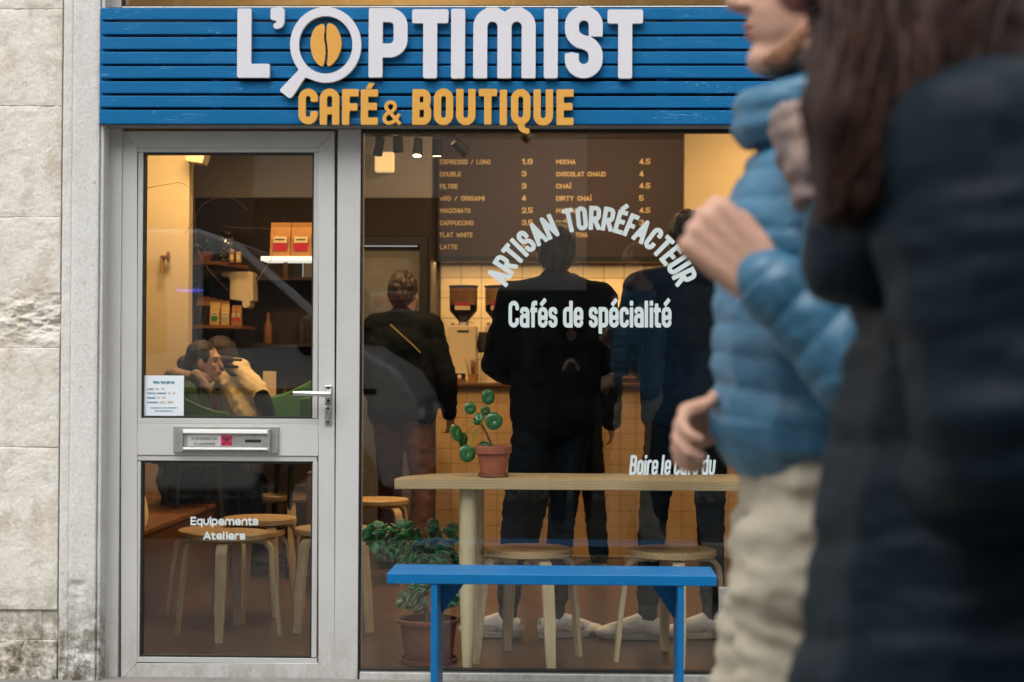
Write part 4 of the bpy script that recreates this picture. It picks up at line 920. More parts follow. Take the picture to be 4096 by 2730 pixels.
# ------------------------------------------------------------------ blue bench in front of the window
FL, BL = -.53, -.28
bt = PZ(2299, FL, 2200); th_ = .036
bench = thing('blue_bench', 'bright blue painted plank bench standing under the shop window', 'bench', ((PX(1547,FL,2310)+PX(2870,FL,2310))/2, (FL+BL)/2, 0))
bl, br = PX(1547,FL,2310), PX(2868,FL,2310)
MB().box(bl, br, FL, BL, bt-th_, bt).obj('seat', M['blue_paint'], bench, bevel=.003)
l0, l1 = PX(1723,FL+.004,2500), PX(1749,FL+.004,2500); r0_, r1_ = PX(2711,FL+.004,2500), PX(2736,FL+.004,2500)
for a, b in ((l0, l1), (r0_, r1_)): MB().box(a, b, FL+.004, BL-.004, 0, bt-th_-.0005).obj('leg', M['blue_paint'], bench, bevel=.002)
yb = BL-.03-.022
za = bt-th_-.001
MB().prism([(l1+.001, za), (PX(1876,yb,2345), za), (l1+.001, PZ(2458,yb))], yb, yb+.022).obj('corner_brace', M['blue_paint'], bench)
MB().prism([(r0_-.001, za), (r0_-.001, PZ(2470,yb)), (PX(2590,yb,2345), za)], yb, yb+.022).obj('corner_brace', M['blue_paint'], bench)

gb = thing('grey_display_board', 'narrow grey board standing against the window, right of the blue bench', 'board', (PX(2905,-.12,2500),-.1,0))
MB().box(PX(2876,-.12,2550), PX(2940,-.12,2550), -.12, -.09, .012, PZ(2345,-.12)).obj('board', M['alu_dk'], gb, bevel=.003)
MB().box(PX(2880,-.12,2550), PX(2936,-.12,2550), -.16, -.05, 0, .0115).obj('foot', M['blk_metal'], gb)

sw = thing('side_window', 'second shop pane at the right end of the front, behind the passers-by', 'window', (1.05,.03,.02))
pane('glass_pane', 3118, 530, 3790, 2683, .028, sw)
bar('gasket', 3110, 530, 3118, 2683, .010, .04, M['gasket'], sw, 0); bar('gasket', 3790, 530, 3798, 2683, .010, .04, M['gasket'], sw, 0); bar('gasket', 3110, 519, 3798, 530, .010, .04, M['gasket'], sw, 0); bar('gasket', 3110, 2683, 3798, 2690, .010, .04, M['gasket'], sw, 0)
bar('sill', 3112, 2692, 3798, 2800, -.004, .12, M['alu'], front); bar('post', 3799, 500, 3850, 2800, 0, .12, M['alu'], front)
# ------------------------------------------------------------------ the room
tag(MB().box(-3.1, 3.1, .10, 6.3, -.12, .0).obj('floor', M['floor']), 'polished brown concrete floor of the cafe', kind='structure')
tag(MB().box(-3.1, 3.1, 2.0, 6.3, 2.75, 2.9).box(-3.1, 3.1, .1, 2.0, 3.3, 3.4).obj('ceiling', M['ceil']), 'ceiling', kind='structure')
tag(MB().box(-3.1, 3.1, 2.0, 2.05, 2.9, 3.3).obj('ceiling_bulkhead', M['plaster']), 'ceiling step', kind='structure')
lw_ = tag(MB().box(-2.95, PX(755,3.55,1000), 3.55, 3.65, 0, 2.75).obj('wall_left', M['plaster']), 'cream plastered wall behind the seated woman, brightly lit', kind='structure')
tag(MB().box(-3.1, -2.95, 1.02, 6.3, 0, 2.75).box(-3.1,-2.95,.13,1.02,0,3.3).obj('wall_side', M['black_wall']), 'dark side wall', kind='structure')
tag(MB().box(2.95, 3.1, .1, 6.3, 0, 3.3).obj('wall_right', M['plaster']), 'plastered right wall', kind='structure')
XW = PX(1724, 4.6, 900)
zs = PZ(792, 4.6, 1450)
dx0, dx1, dz = PX(1440,4.6,1100)-.45, PX(1712,4.6,1100), PZ(945,4.6,1500)
tag(MB().box(-3.1, XW, 4.6, 4.7, zs, 2.75).obj('wall_upper', M['reflection_grey']), 'upper back wall, its grey standing for the street mirrored in the glass', kind='structure')
tag(MB().box(dx1, XW, 4.6, 4.7, 0, zs-.001).box(-3.1, dx0, 4.6, 4.7, 0, zs-.001).box(dx0, dx1, 4.6, 4.7, dz, zs-.001).box(XW-.1, XW, 4.7, 5.2, 0, 2.75).obj('wall_back', M['brown_wall']), 'dark brown back wall with a doorway', kind='structure')
bd = thing('back_doorway', 'dark doorway with black frame and door leaf in the back wall behind the customer with the strap', 'doorway', ((dx0+dx1)/2, 4.6, 0))
MB().box(dx1-.055, dx1-.002, 4.58, 4.66, 0, dz-.005).box(dx0+.002, dx0+.055, 4.58, 4.66, 0, dz-.005).box(dx0+.056, dx1-.056, 4.58, 4.66, dz-.06, dz-.005).obj('frame', M['blk_metal'], bd)
MB().box(dx0+.06, dx1-.06, 4.66, 4.69, .01, dz-.065).obj('leaf', M['alu_dk'], bd)
MB().tube([(dx1-.12, 4.64, 1.0), (dx1-.22, 4.64, 1.0)], .01, 8).obj('handle', M['steel'], bd)

# tiled splashback
YT = 5.2; tp = 81.6/570
tw = tag(MB().box(XW, 3.0, YT, YT+.1, 0, 2.75).obj('wall_tiled', M['grout']), 'back wall of cream square tiles behind the counter', kind='structure')
tme = MB().box(0, tp-.004, -.006, 0, 0, tp-.004).mesh('tile')
tx0 = PX(1844, YT, 1200)-tp*1; tz0 = PZ(1112, YT, 2000)
for r_ in range(-7, 2):
    for c_ in range(0, 14):
        x = tx0+c_*tp
        o = share('tile', tme, tw, (x+.002, YT, tz0+r_*tp-tp+.002+tp), (random.uniform(-.004,.004),0,0), mat=M['tile_back'])
# dark menu board with the price list
YM = 5.0
mz0, mz1 = PZ(1036, YM, 1800), PZ(572, YM, 1800)
mb_ = thing('menu_board', 'large dark brown menu board above the tiles with yellow lettering and prices', 'menu board', (PX(2250,YM,800), YM, mz0))
MB().box(PX(1750,YM,800), PX(3000,YM,800), YM, YT-.008, mz0, 2.748).obj('panel', M['menu'], mb_)
rowsL = [('ESPRESSO / LONG',1962,658,'1.8'),('DOUBLE',1844,707,'3'),('FILTRE',1831,756,'3'),('v60 / ORIGAMI',1938,804,'4'),('MACCHIATO',1882,853,'2.5'),('CAPPUCCINO',1894,902,'3.5'),('FLAT WHITE',1891,950,'4'),('LATTE',1830,998,'5')]
rowsR = [('MOCHA',2302,658,'4.5'),('CHOCOLAT CHAUD',2422,707,'4'),('CHA\u00cf',2285,755,'4.5'),('DIRTY CHA\u00cf',2366,804,'5'),('MATCHA',2310,853,'4.5'),('TH\u00c9',2268,902,'3'),('ICED MATCHA',2350,950,'5')]
for rr_, xa, xp in ((rowsL, 1760, 2087), (rowsR, 2225, 2557)):
    for s_, xe, yb_, pr in rr_:
        put_text('menu_line', s_, xa, xe, yb_, 19, YM-.002, M['menu_txt'], mb_, t=.16, wf=1.2, track=.35, q=4, depth=.001, space=.5)
        put_text('price', pr, xp, xp+(44 if len(pr) > 1 else 18), yb_, 22, YM-.002, M['menu_txt'], mb_, t=.165, wf=1.2, q=4, depth=.001)

# lit square wall lamp
sq = thing('square_wall_lamp', 'small square glowing cream wall lamp high on the grey wall, left of the menu', 'lamp', (PX(1537,4.5,650), 4.55, PZ(648,4.5)))
x0, x1_, z0, z1 = PX(1498,4.5,650), PX(1575,4.5,650), PZ(689,4.5), PZ(608,4.5)
MB().box(x0, x1_, 4.5, 4.56, z0, z1).obj('shade', M['lamp_sq'], sq, bevel=.012, seg=3); MB().box(x0+.02, x1_-.02, 4.56, 4.60, z0+.02, z1-.02).obj('back_plate', M['blk_metal'], sq)

# track with spotlights
YR = 2.6
tl_ = thing('track_light_rail', 'black lighting track with five spotlights under the ceiling, two of them lit', 'track light', (PX(1650,YR,540), YR, PZ(538,YR)))
zr = PZ(540, YR, 1650)
MB().box(PX(1380,YR,540), PX(1852,YR,540), YR-.012, YR+.012, zr-.008, zr+.008).tube([(PX(1600,YR,540), YR, zr), (PX(1600,YR,540), YR, 2.75)], .006, 8).tube([(PX(1840,YR,540), YR, zr), (PX(1840,YR,540), YR, 2.75)], .006, 8).obj('rail', M['blk_metal'], tl_)
def spot(px, py, tilt, lit, yaw=0, e=0):
    c = P(px, py, YR); top = Vector((c.x, YR, zr))
    d = Matrix.Rotation(R(yaw), 3, 'Z') @ Vector((0, math.sin(R(tilt)), -math.cos(R(tilt))))
    a = c-d*.05; b = c+d*.045
    o = MB().tube([a, b], [.026, .030], 18).tube([top, a+Vector((0,0,.01))], .005, 8).obj('spotlight', M['blk_metal'], tl_, 40)
    if lit:
        MB().tube([b-d*.001, b+d*.0015], .021, 18).obj('lit_lens', M['bulb'], o, 40)
        l = bpy.data.lights.new('spot_beam', 'SPOT'); l.energy = e; l.spot_size = R(95); l.spot_blend = .8; l.color = (1,.62,.26); l.shadow_soft_size = .03
        lo = bpy.data.objects.new('spot_beam', l); COL.objects.link(lo); lo.location = b+d*.01; lo.rotation_euler = d.to_track_quat('-Z','Y').to_euler()
spot(1514, 588, 30, False, 30); spot(1592, 575, 20, False, 0); spot(1669, 592, -12, True, 0, 35); spot(1748, 592, 8, True, 0, 35); spot(1843, 592, 50, False, -60)
ct = thing('ceiling_spotlight', 'dark spotlight hanging from the ceiling right behind the tail of the letter Q', 'spotlight', (PX(2110,2.4,540), 2.4, 2.75))
MB().tube([(PX(2105,2.4,540), 2.4, 2.75), P(2105, 540, 2.4)], .006, 8).tube([P(2100,538,2.4), P(2122,553,2.4)], [.032,.036], 16).obj('lamp_head', M['blk_metal'], ct, 40)
def lamp(nm, lab, x, y, z, sx, sy, e, col=(1,.60,.27), cat='ceiling lamp', aim=None):
    t = thing(nm, lab, cat, (x, y, z+.03))
    MB().box(x-sx/2-.02, x+sx/2+.02, y-sy/2-.02, y+sy/2+.02, z+.006, z+.04).obj('housing', M['blk_metal'], t)
    l = bpy.data.lights.new('lamp_light', 'AREA'); l.shape = 'RECTANGLE'; l.size = sx; l.size_y = sy; l.energy = e; l.color = col
    lo = bpy.data.objects.new('lamp_light', l); COL.objects.link(lo); lo.location = (x, y, z)
    if aim: lo.rotation_euler = Vector(aim).to_track_quat('-Z','Y').to_euler()
lamp('added_ceiling_lamp', 'added ceiling lamp over the seats by the lit wall, above the picture', -2.25, 2.9, 2.70, .5, .3, 15)  # unseen lamp put in to brighten the cream wall
lamp('added_ceiling_lamp', 'added ceiling lamp over the middle of the room, above the picture', .1, 1.9, 2.72, .4, .4, 7)  # unseen, added as general light for the middle of the room
lamp('added_ceiling_lamp', 'added ceiling lamp over the seats at the left, above the picture', -1.2, 3.0, 2.70, .3, .3, 10)  # unseen, added to brighten the seated pair
lamp('added_ceiling_lamp', 'added ceiling lamp at the right before the counter, above the picture', 1.3, 2.4, 2.70, .3, .3, 8)  # unseen, added as general light before the counter
lamp('added_ceiling_lamp', 'added lamp lighting the bulkhead behind the transom glass at the left', -.9, .9, 3.2, .8, .2, 9, (1,.62,.26), aim=(0,1,-.3))  # unseen, added so the transom glass shows a warm bulkhead
lamp('added_ceiling_lamp', 'added ceiling lamp near the window at the right', 1.2, .9, 3.2, .3, .3, 5)  # unseen lamp added for light behind the front
lamp('strip_lamp', 'slim strip lamp under the menu board lighting the tiles', PX(2150,4.93,1030), 4.93, mz0-.03, 1.9, .05, 9, (1,.61,.27), 'strip lamp')
lamp('added_ceiling_lamp', 'added ceiling lamp washing the menu board, above the picture', .1, 3.9, 2.70, 1.6, .1, 15, (1,.66,.36), aim=(0,1,-.55))  # unseen, added to brighten the menu board and its lettering

# lit partition at the upper right and trailing plant
xp0 = PX(2738, 3.2, 700)
tag(MB().box(xp0, 2.95, 3.2, 3.3, 1.55, 2.749).obj('wall_partition', M['plaster']), 'cream lit wall panel in the upper right of the window', kind='structure')
lamp('added_ceiling_lamp', 'added ceiling lamp washing the cream panel', xp0+.5, 2.6, 2.70, .4, .2, 6)  # unseen lamp added to brighten the panel

# ------------------------------------------------------------------ tiled counter
YC = 3.6; cx0, cx1 = PX(1742,YC,1900), 2.3; ch_ = PZ(1548, YC)
cnt = thing('tiled_counter', 'service counter faced with cream square tiles under a dark wooden top', 'counter', ((cx0+cx1)/2, YC, 0))
MB().box(cx0, cx1, YC, 4.35, 0, ch_-.001).obj('carcass', M['grout_counter'], cnt)
MB().box(cx0-.03, cx1, YC-.04, 4.38, ch_, PZ(1532,YC-.04)).obj('worktop', M['dark_wood'], cnt, bevel=.004)
tpc = 61.5/665; tme2 = MB().box(0, tpc-.003, -.005, 0, 0, tpc-.003).mesh('tile')
nz_ = int(ch_/tpc)
for r_ in range(nz_+1):
    for c_ in range(27):
        z = ch_-tpc*(r_+1)
        if z < 0: continue
        share('tile', tme2, cnt, (cx0+.002+c_*tpc, YC, z), (random.uniform(-.006,.006), 0, 0), mat=M['tile'])
CT = PZ(1532, YC-.04)
# coffee grinders
def grinder(px, Y, lab):
    s = FPX/(6+Y); x = PX(px, Y, 1400); z = CT+.001
    g = thing('coffee_grinder', lab, 'coffee grinder', (x, Y, z), 'coffee grinders on the counter')
    zb = PZ(1305, Y)
    MB().prism([(x-.088,z+.03),(x+.088,z+.03),(x+.083,zb),(x-.083,zb)], Y-.10, Y+.12).box(x-.07,x+.07,Y-.12,Y+.12,z,z+.03).obj('body', M['cream_pl'], g, bevel=.008)
    MB().tube([(x,Y,zb+.001),(x,Y,zb+.022)], [.035,.03], 20).box(x-.075,x-.055,Y-.03,Y-.01,zb,zb+.02).tube([(x+.03,Y-.03,zb+.02),(x+.075,Y-.05,zb+.022)], .004, 8).obj('collar', M['steel_dk'], g, 50)
    z1 = zb+.022; z2 = PZ(1205,Y); z3 = PZ(1152, Y)
    MB().lathe([(.028,z1),(.032,z1+.01),(.086,PZ(1245,Y)),(.088,z2),(.088,z3)], (x,Y,0), 24, False).obj('hopper', M['smoke'], g, 60)
    MB().lathe([(.024,z1+.004),(.08,PZ(1247,Y)),(.083,PZ(1222,Y)),(.0,PZ(1220,Y))], (x,Y,0), 20).obj('beans', M['beans'], g, 60)
    MB().lathe([(.092,z3),(.092,z3+.012),(.0,z3+.014)], (x,Y,0), 24).obj('lid', M['blk_metal'], g, 50)
    MB().box(x-.047,x+.047,Y-.0905,Y-.0895,PZ(1243,Y),PZ(1218,Y)).obj('label', M['lbl_cream'], g); MB().box(x-.047,x+.047,Y-.0925,Y-.091,PZ(1226,Y),PZ(1214,Y)).obj('label_band', M['red_lbl'], g)
    MB().box(x-.03,x+.04,Y-.1035,Y-.102,PZ(1330,Y-.1),PZ(1323,Y-.1)).obj('name_print', M['blk_metal'], g)
    MB().tube([(x+.093,Y,PZ(1400,Y)),(x+.125,Y,PZ(1400,Y)),(x+.127,Y,PZ(1330,Y))], [.02,.045,.03], 14).obj('dosing_arm', M['blk_metal'], g, 50)
grinder(1853, 3.92, 'cream coffee grinder with smoky bean hopper at the left end of the counter')
grinder(1995, 4.02, 'cream coffee grinder half hidden behind the tall customer in black')
# wooden stirrers, card stand, cups, glass domes
Y = 3.68; x = PX(1893, Y, 1470)
st_ = thing('stirrer_cup', 'bunch of wooden stirrers fanned out in a holder on the counter before the grinder', 'stirrers', (x, Y, CT))
MB().lathe([(.028,CT),(.034,CT+.05),(.031,CT+.05),(.026,CT+.004)], (x,Y,0), 16, True).obj('holder', M['kraft'], st_, 50)
for i in range(26):
    a = random.uniform(0, 2*PI); q = random.uniform(.1,1); r1 = .02*q; r2 = .058*q; h_ = random.uniform(.115,.15)
    MB().tube([(x+r1*math.cos(a), Y+r1*math.sin(a), CT+.006), (x+r2*math.cos(a), Y+r2*math.sin(a), CT+h_)], .0032, 4, flat=.4).obj('stirrer', M['orange_wood'], st_)
x = PX(1838, 3.64, 1500)
cs = thing('card_stand', 'small black card with pale print in a wooden block on the counter edge', 'card stand', (x, 3.64, CT))
MB().box(x-.038,x+.038,3.62,3.66,CT,CT+.016).obj('block', M['orange_wood'], cs, bevel=.002); MB().box(x-.037,x+.037,3.638,3.642,CT+.0165,CT+.055).obj('card', M['blk_metal'], cs); MB().ell((x,3.636,CT+.034),(.012,.002,.014)).obj('print', M['lbl_cream'], cs)
x = PX(1965, 3.75, 1480)
cu_ = thing('paper_cup_stack', 'upturned pale cup beside the stirrers', 'cup', (x,3.75,CT)); MB().lathe([(.04,CT),(.03,CT+.09),(.0,CT+.09)], (x,3.75,0), 18).obj('cup', M['cream_pl'], cu_, 50)
for px_, rr_, lab in ((2520,.055,'small clear glass dome over cakes on the counter at the right'), (2585,.075,'larger clear glass dome over golden pastries on the counter beside the leaning barista')):
    Y = 3.72; x = PX(px_, Y, 1500); d_ = thing('glass_dome', lab, 'cake dome', (x, Y, CT))
    MB().lathe([(rr_,CT+.012),(rr_*.98,CT+.04),(rr_*.75,CT+.075),(rr_*.3,CT+.095),(.004,CT+.098)], (x,Y,0), 24, False).obj('dome', M['glass_jar'], d_, 60)
    MB().lathe([(rr_+.012,CT),(rr_+.014,CT+.01),(0,CT+.011)], (x,Y,0), 24).obj('plate', M['dark_wood'], d_, 50)
    for k in range(5): MB().ell((x+random.uniform(-.6,.6)*rr_, Y+random.uniform(-.5,.5)*rr_, CT+.03), (.022,.016,.014), (0,0,k)).obj('pastry', M['kraft'], d_, 60)
x = PX(2462, 4.2, 1420)
tl2 = thing('espresso_machine', 'dark espresso machine on the counter half hidden by the customer in black', 'espresso machine', (x,4.2,CT))
MB().box(x-.2,x+.075,4.0,4.3,CT+.06,CT+.36).box(x-.19,x+.065,4.02,4.28,CT,CT+.06).obj('body', M['blk_metal'], tl2, bevel=.015); MB().tube([(x+.085,4.05,CT+.30),(x+.12,4.03,CT+.12)], .006, 8).obj('steam_wand', M['steel_dk'], tl2, 40)
MB().tube([(x-.02,3.99,CT+.2),(x-.02,3.9,CT+.19)], .012, 10).obj('portafilter', M['blk_metal'], tl2, 40)
nk = thing('papers', 'pale paper sheet leaning on the tiles beside the espresso machine', 'paper', (PX(2515,5.1,1380),5.12,1.1)); MB().box(PX(2495,5.15,1380),PX(2540,5.15,1380),5.15,5.16,PZ(1455,5.15),PZ(1355,5.15)).obj('sheet', M['lbl_cream'], nk)

# ------------------------------------------------------------------ stools
def make_stool(label, seat_r=.175, h=.45, legw=.048, group='round birch stools', nm='round_stool', cat='stool'):
    t = thing(nm, label, cat, (0,0,0), group)
    se = MB().lathe([(seat_r-.006,h-.028),(seat_r,h-.024),(seat_r,h-.004),(seat_r-.004,h),(0,h+.0005)], (0,0,0), 40, True).obj('seat', M['birch'], t, 35)
    rt = seat_r*.62; R0 = seat_r+.012; R1 = seat_r+.05; th = .019; hw = legw/2
    prof = []  # centre line in the radial plane
    zt = h-.030-th/2
    prof = [(rt*.55, zt), (rt, zt)]
    for k in range(9):
        a = PI/2*k/8; prof.append((R0-.055+.055*math.sin(a), zt-.055+.055*math.cos(a)))
    prof += [(R0+(R1-R0)*.5, .2), (R1, .0)]
    V = []; n = len(prof); me = MB()
    for i, (r_, z) in enumerate(prof):
        a = Vector(prof[max(0,i-1)]); b = Vector(prof[min(n-1,i+1)]); d = (b-a).normalized(); nr = Vector((d.y, -d.x))*-1
        w_ = hw*(1 if z > .25 else .72+.28*z/.25)
        for sx, sn in ((-1,-1),(1,-1),(1,1),(-1,1)):
            V.append((r_+nr.x*sn*th/2, sx*w_, z+nr.y*sn*th/2))
    F = [(0,1,2,3), (4*n-1,4*n-2,4*n-3,4*n-4)]
    for i in range(n-1):
        for k in range(4): F.append((4*i+k, 4*i+(k+1) % 4, 4*i+4+(k+1) % 4, 4*i+4+k))
    lm = MB().add(V, F).mesh('leg', 30)
    lm.transform(Matrix.Translation((0,0,-min(v.co.z for v in lm.vertices))))
    for k in range(4):
        l = share('leg', lm, t, (0,0,0), (0,0,k*PI/2), mat=M['birch_v']); bm_ = l.modifiers.new('bevel','BEVEL'); bm_.width = .002; bm_.segments = 2; bm_.limit_method = 'ANGLE'
        for q in (0,): MB().tube([(rt*.75,0,h-.0345-th), (rt*.75,0,h-.031)], .004, 6).obj('screw', M['steel_dk'], t, 40).rotation_euler = (0,0,k*PI/2)
    return t
st0 = make_stool('pale birch stool nearest the glass door, its front leg against the lower pane')
def put_stool(px, py, Y, rot, label, src=st0, h=.45):
    o = copy_tree(src) if label else src
    o.location = (PX(px, Y, py), Y, 0); o.rotation_euler = (0,0,R(rot))
    if label: o['label'] = label
    return o
put_stool(917, 2140, .95, -88, None)
put_stool(1039, 2075, 1.62, 30, 'birch stool right behind the front stool, seen under the word Equipements')
put_stool(1143, 1985, 3.0, 20, 'orange lit stool farthest back, near the seated pair')
put_stool(1333, 2115, 1.17, 55, 'stool cut in two by the grey post between door and window')
put_stool(1507, 2000, 2.72, 45, 'stool at the left edge of the big window, behind the jade plant')
put_stool(2115, 2205, .42, -65, 'birch stool under the window table, left one, beside the white table leg')
put_stool(2690, 2205, .42, -85, 'birch stool under the window table, right one, before the man in white sneakers')
put_stool(1290, 1965, 3.7, 10, 'stool deep in the room by the wooden block')
tb = make_stool('low round orange table behind the front stool', .25, .40, .055, None, 'low_table', 'table')
tb.location = (PX(927,1.55,2140), 1.55, 0); tb.rotation_euler = (0,0,R(20))

# ------------------------------------------------------------------ window table
def ply_mat():
    m = mat('birch_plywood_edge', (.50,.36,.19), .5); t = m.node_tree; N = t.nodes; L = t.links
    tc = N.new('ShaderNodeTexCoord'); s = N.new('ShaderNodeSeparateXYZ'); L.new(tc.outputs['Object'], s.inputs[0])
    n = N.new('ShaderNodeTexNoise'); mp = N.new('ShaderNodeMapping'); mp.inputs['Scale'].default_value = (1.5,1,4); L.new(tc.outputs['Object'], mp.inputs[0]); L.new(mp.outputs[0], n.inputs[0]); n.inputs['Scale'].default_value = 6; n.inputs['Detail'].default_value = 5
    a = N.new('ShaderNodeMath'); a.operation = 'MULTIPLY_ADD'; a.inputs[1].default_value = 330*PI; L.new(s.outputs[2], a.inputs[0])
    ms = N.new('ShaderNodeMath'); ms.operation = 'MULTIPLY'; ms.inputs[1].default_value = 5; L.new(n.outputs[0], ms.inputs[0]); L.new(ms.outputs[0], a.inputs[2])
    sn = N.new('ShaderNodeMath'); sn.operation = 'SINE'; L.new(a.outputs[0], sn.inputs[0])
    r = N.new('ShaderNodeValToRGB'); r.color_ramp.elements[0].position = .25; r.color_ramp.elements[0].color = (.30,.19,.09,1); r.color_ramp.elements[1].position = .6; r.color_ramp.elements[1].color = (.58,.43,.24,1)
    h = N.new('ShaderNodeMath'); h.operation = 'MULTIPLY_ADD'; h.inputs[1].default_value = .5; h.inputs[2].default_value = .5; L.new(sn.outputs[0], h.inputs[0]); L.new(h.outputs[0], r.inputs[0]); L.new(r.outputs[0], N['Principled BSDF'].inputs['Base Color'])
    return m
M['ply'] = ply_mat()
YTb = .10; tz = PZ(1923, YTb, 2200); xl = PX(1574, YTb, 1940)
tab = thing('window_table', 'long narrow plywood table with rounded end standing behind the window pane', 'table', (xl+1, .3, 0))
pl2 = [(xl+1.9, YTb), (xl+1.9, YTb+.40)]
for k in range(13):
    a = PI/2+PI/2*k/12; pl2.append((xl+.34+.34*math.cos(a), YTb+.03+.37*math.sin(a)))
pl2.append((xl+.004, YTb))
MB().prism([(a, b) for a, b in pl2], tz-.036, tz, 'z').obj('tabletop', M['ply'], tab, 30, .002)
M['ply_top'] = mat('plywood_face', (.50,.36,.19), .45, nz=(3,.25), stretch=(1,9,9))
MB().prism([(a+.003*(1 if a < xl+1 else -1), b+.002) for a, b in pl2], tz+.0004, tz+.0012, 'z').obj('top_veneer', M['ply_top'], tab)
def tleg(px):
    x = PX(px, YTb+.07, 2300)
    MB().lathe([(.018,.0),(.0335,.34),(.0335,tz-.04)], (x, YTb+.07, 0), 24).obj('leg', M['cream_leg'], tab, 40)
M['cream_leg'] = mat('pale_turned_birch', (.62,.50,.31), .45, nz=(4,.15), stretch=(10,10,1))
tleg(1871); tleg(3240)
x = PX(1871,YTb+.3,2300); MB().lathe([(.018,.0),(.0335,.34),(.0335,tz-.04)], (x+.03, YTb+.32, 0), 24).obj('leg', M['cream_leg'], tab, 40)

# money plant in a terracotta pot
YP = .26; px_, = (1973,); x = PX(px_, YP, 1850); z0 = tz+.0015
pp = thing('money_plant', 'small round-leaved money plant leaning in a terracotta pot on the window table', 'potted plant', (x, YP, z0))
MB().lathe([(.052,z0),(.060,z0+.003),(.060,z0+.014),(.055,z0+.014),(.052,z0+.006),(0,z0+.006)], (x,YP,0), 32).obj('saucer', M['terracotta_br'], pp, 40)
zt = PZ(1787, YP-.07)
MB().lathe([(.047,z0+.008),(.063,zt-.030),(.071,zt-.029),(.0735,zt-.002),(.072,zt),(.067,zt),(.064,zt-.02),(0,zt-.021)], (x,YP,0), 40).obj('pot', M['terracotta'], pp, 40)
MB().lathe([(.064,zt-.016),(.03,zt-.010),(0,zt-.012)], (x,YP,0), 20).obj('soil', M['soil'], pp, 60)
zp = [P(1968,1788,YP), P(1958,1762,YP), P(1946,1735,YP), P(1933,1712,YP), P(1926,1698,YP)]
mbs = MB().tube(zp, [.0045,.0042,.004,.0038,.003], 10)
for k in range(40):
    t = random.random()*3.9; i = int(t); q = zp[i].lerp(zp[i+1], t-i); mbs.ell(q+Vector((random.uniform(-.005,.005),random.uniform(-.005,.003),0)), (.0022,.002,.0012), None, 6, 4)
mbs.obj('trunk', M['stemw'], pp, 50)
def disc_leaf(n=20):
    V = [(0,0,-.0)] ; 
    V = []
    for rr, z in ((.0,.0),(.5,.03),(1,-.0)):
        for k in range(n): a = 2*PI*k/n; V.append((rr*math.cos(a)*(.98+.05*math.cos(a)), rr*math.sin(a), z*(-1)+(.03*math.sin(3*a) if rr == 1 else 0)))
    b = MB().add(V, [(i*n+k, i*n+(k+1) % n, (i+1)*n+(k+1) % n, (i+1)*n+k) for i in range(2) for k in range(n)])
    me = b.mesh('leaf', 60); return me
dl = disc_leaf()
for (lx, ly, rx, ry, rot, dy) in [(1951,1589,25,31,0,-.02),(1880,1634,24,25,0,-.01),(1941,1643,20,20,0,.03),(1917,1669,21,18,15,-.03),(1974,1685,35,36,0,-.035),(1824,1733,17,38,-20,-.01),(1852,1761,13,30,10,.03),(1868,1815,32,36,0,-.04),(1935,1787,26,22,0,.05),(1905,1686,17,14,30,0)]:
    c = P(lx, ly, YP+dy); s = FPX/(6+YP+dy); a = rx/s; b = ry/s; m_ = max(a, b)
    tiltx = math.acos(min(1, b/m_))*.9; tilty = math.acos(min(1, a/m_))*.9
    o = share('leaf', dl, pp, c, (0,0,0), mat=M['pilea'])
    o.rotation_euler = (Matrix.Rotation(R(rot), 3, 'Y') @ Matrix.Rotation(tilty, 3, 'Z') @ Matrix.Rotation(-tiltx-.12, 3, 'X') @ Matrix.Rotation(PI/2, 3, 'X')).to_euler(); o.scale = (m_, m_, m_)
    so2 = o.modifiers.new('thick', 'SOLIDIFY'); so2.thickness = .03
    top = P(1926, 1700, YP); mid = (c+top)/2+Vector((0,.008,.012+.02*abs(c.x-top.x)/.1))
    if ly != 1787: MB().tube([top, top.lerp(mid,.6), mid, mid.lerp(c,.6)+Vector((0,0,.004)), c+Vector((0,.002,0))], .0011, 6).obj('stalk', M['stalk'], pp, 60)
for (a0, b0) in [((1926,1708),(1866,1780)),((1927,1715),(1880,1782)),((1930,1728),(1888,1785))]:
    p0, p1 = P(*a0, YP), P(*b0, YP-.01); MB().tube([p0, p0.lerp(p1,.3)+Vector((-.006,0,.006)), p0.lerp(p1,.65)+Vector((-.006,0,.004)), p1], .0011, 6).obj('stalk', M['stalk'], pp, 60)

# jade plant in the big pot on the floor
YJ = .36; xj = PX(1714, YJ, 2550); zt = PZ(2492, YJ-.12)
jp = thing('jade_plant', 'bushy jade plant in a large brown pot on the floor behind the blue bench', 'potted plant', (xj, YJ, 0))
rj = .125
MB().lathe([(.088,0),(.093,.01),(rj-.012,zt-.02),(rj,zt-.018),(rj+.002,zt-.004),(rj-.003,zt),(rj-.012,zt-.004),(rj-.014,zt-.03),(0,zt-.031)], (xj,YJ,0), 40).obj('pot', M['terracotta_br'], jp, 40)
MB().lathe([(.105,.0),(.115,.002),(.118,.02),(.112,.02),(.11,.006),(0,.006)], (xj,YJ,0), 36).obj('saucer', M['terracotta_br'], jp, 40)
MB().lathe([(rj-.014,zt-.03),(.05,zt-.022),(0,zt-.024)], (xj,YJ,0), 20).obj('soil', M['soil'], jp, 60)
lf = MB(); n = 10; V = []
for i, (u, w_) in enumerate([(0,.12),(.22,.32),(.5,.52),(.75,.50),(.93,.30),(1.0,.06)]):
    for k in range(n): a = 2*PI*k/n; V.append((w_*math.cos(a), u, w_*.28*math.sin(a)+.10*u*u))
m = 6; lf.add(V, [(i*n+k, i*n+(k+1) % n, (i+1)*n+(k+1) % n, (i+1)*n+k) for i in range(m-1) for k in range(n)]+[tuple(range(n-1,-1,-1)), tuple((m-1)*n+k for k in range(n))])
lme = lf.mesh('leaf', 70); lme.materials.append(M['jade']); lme2 = lme.copy(); lme2.materials.clear(); lme2.materials.append(M['jade2'])
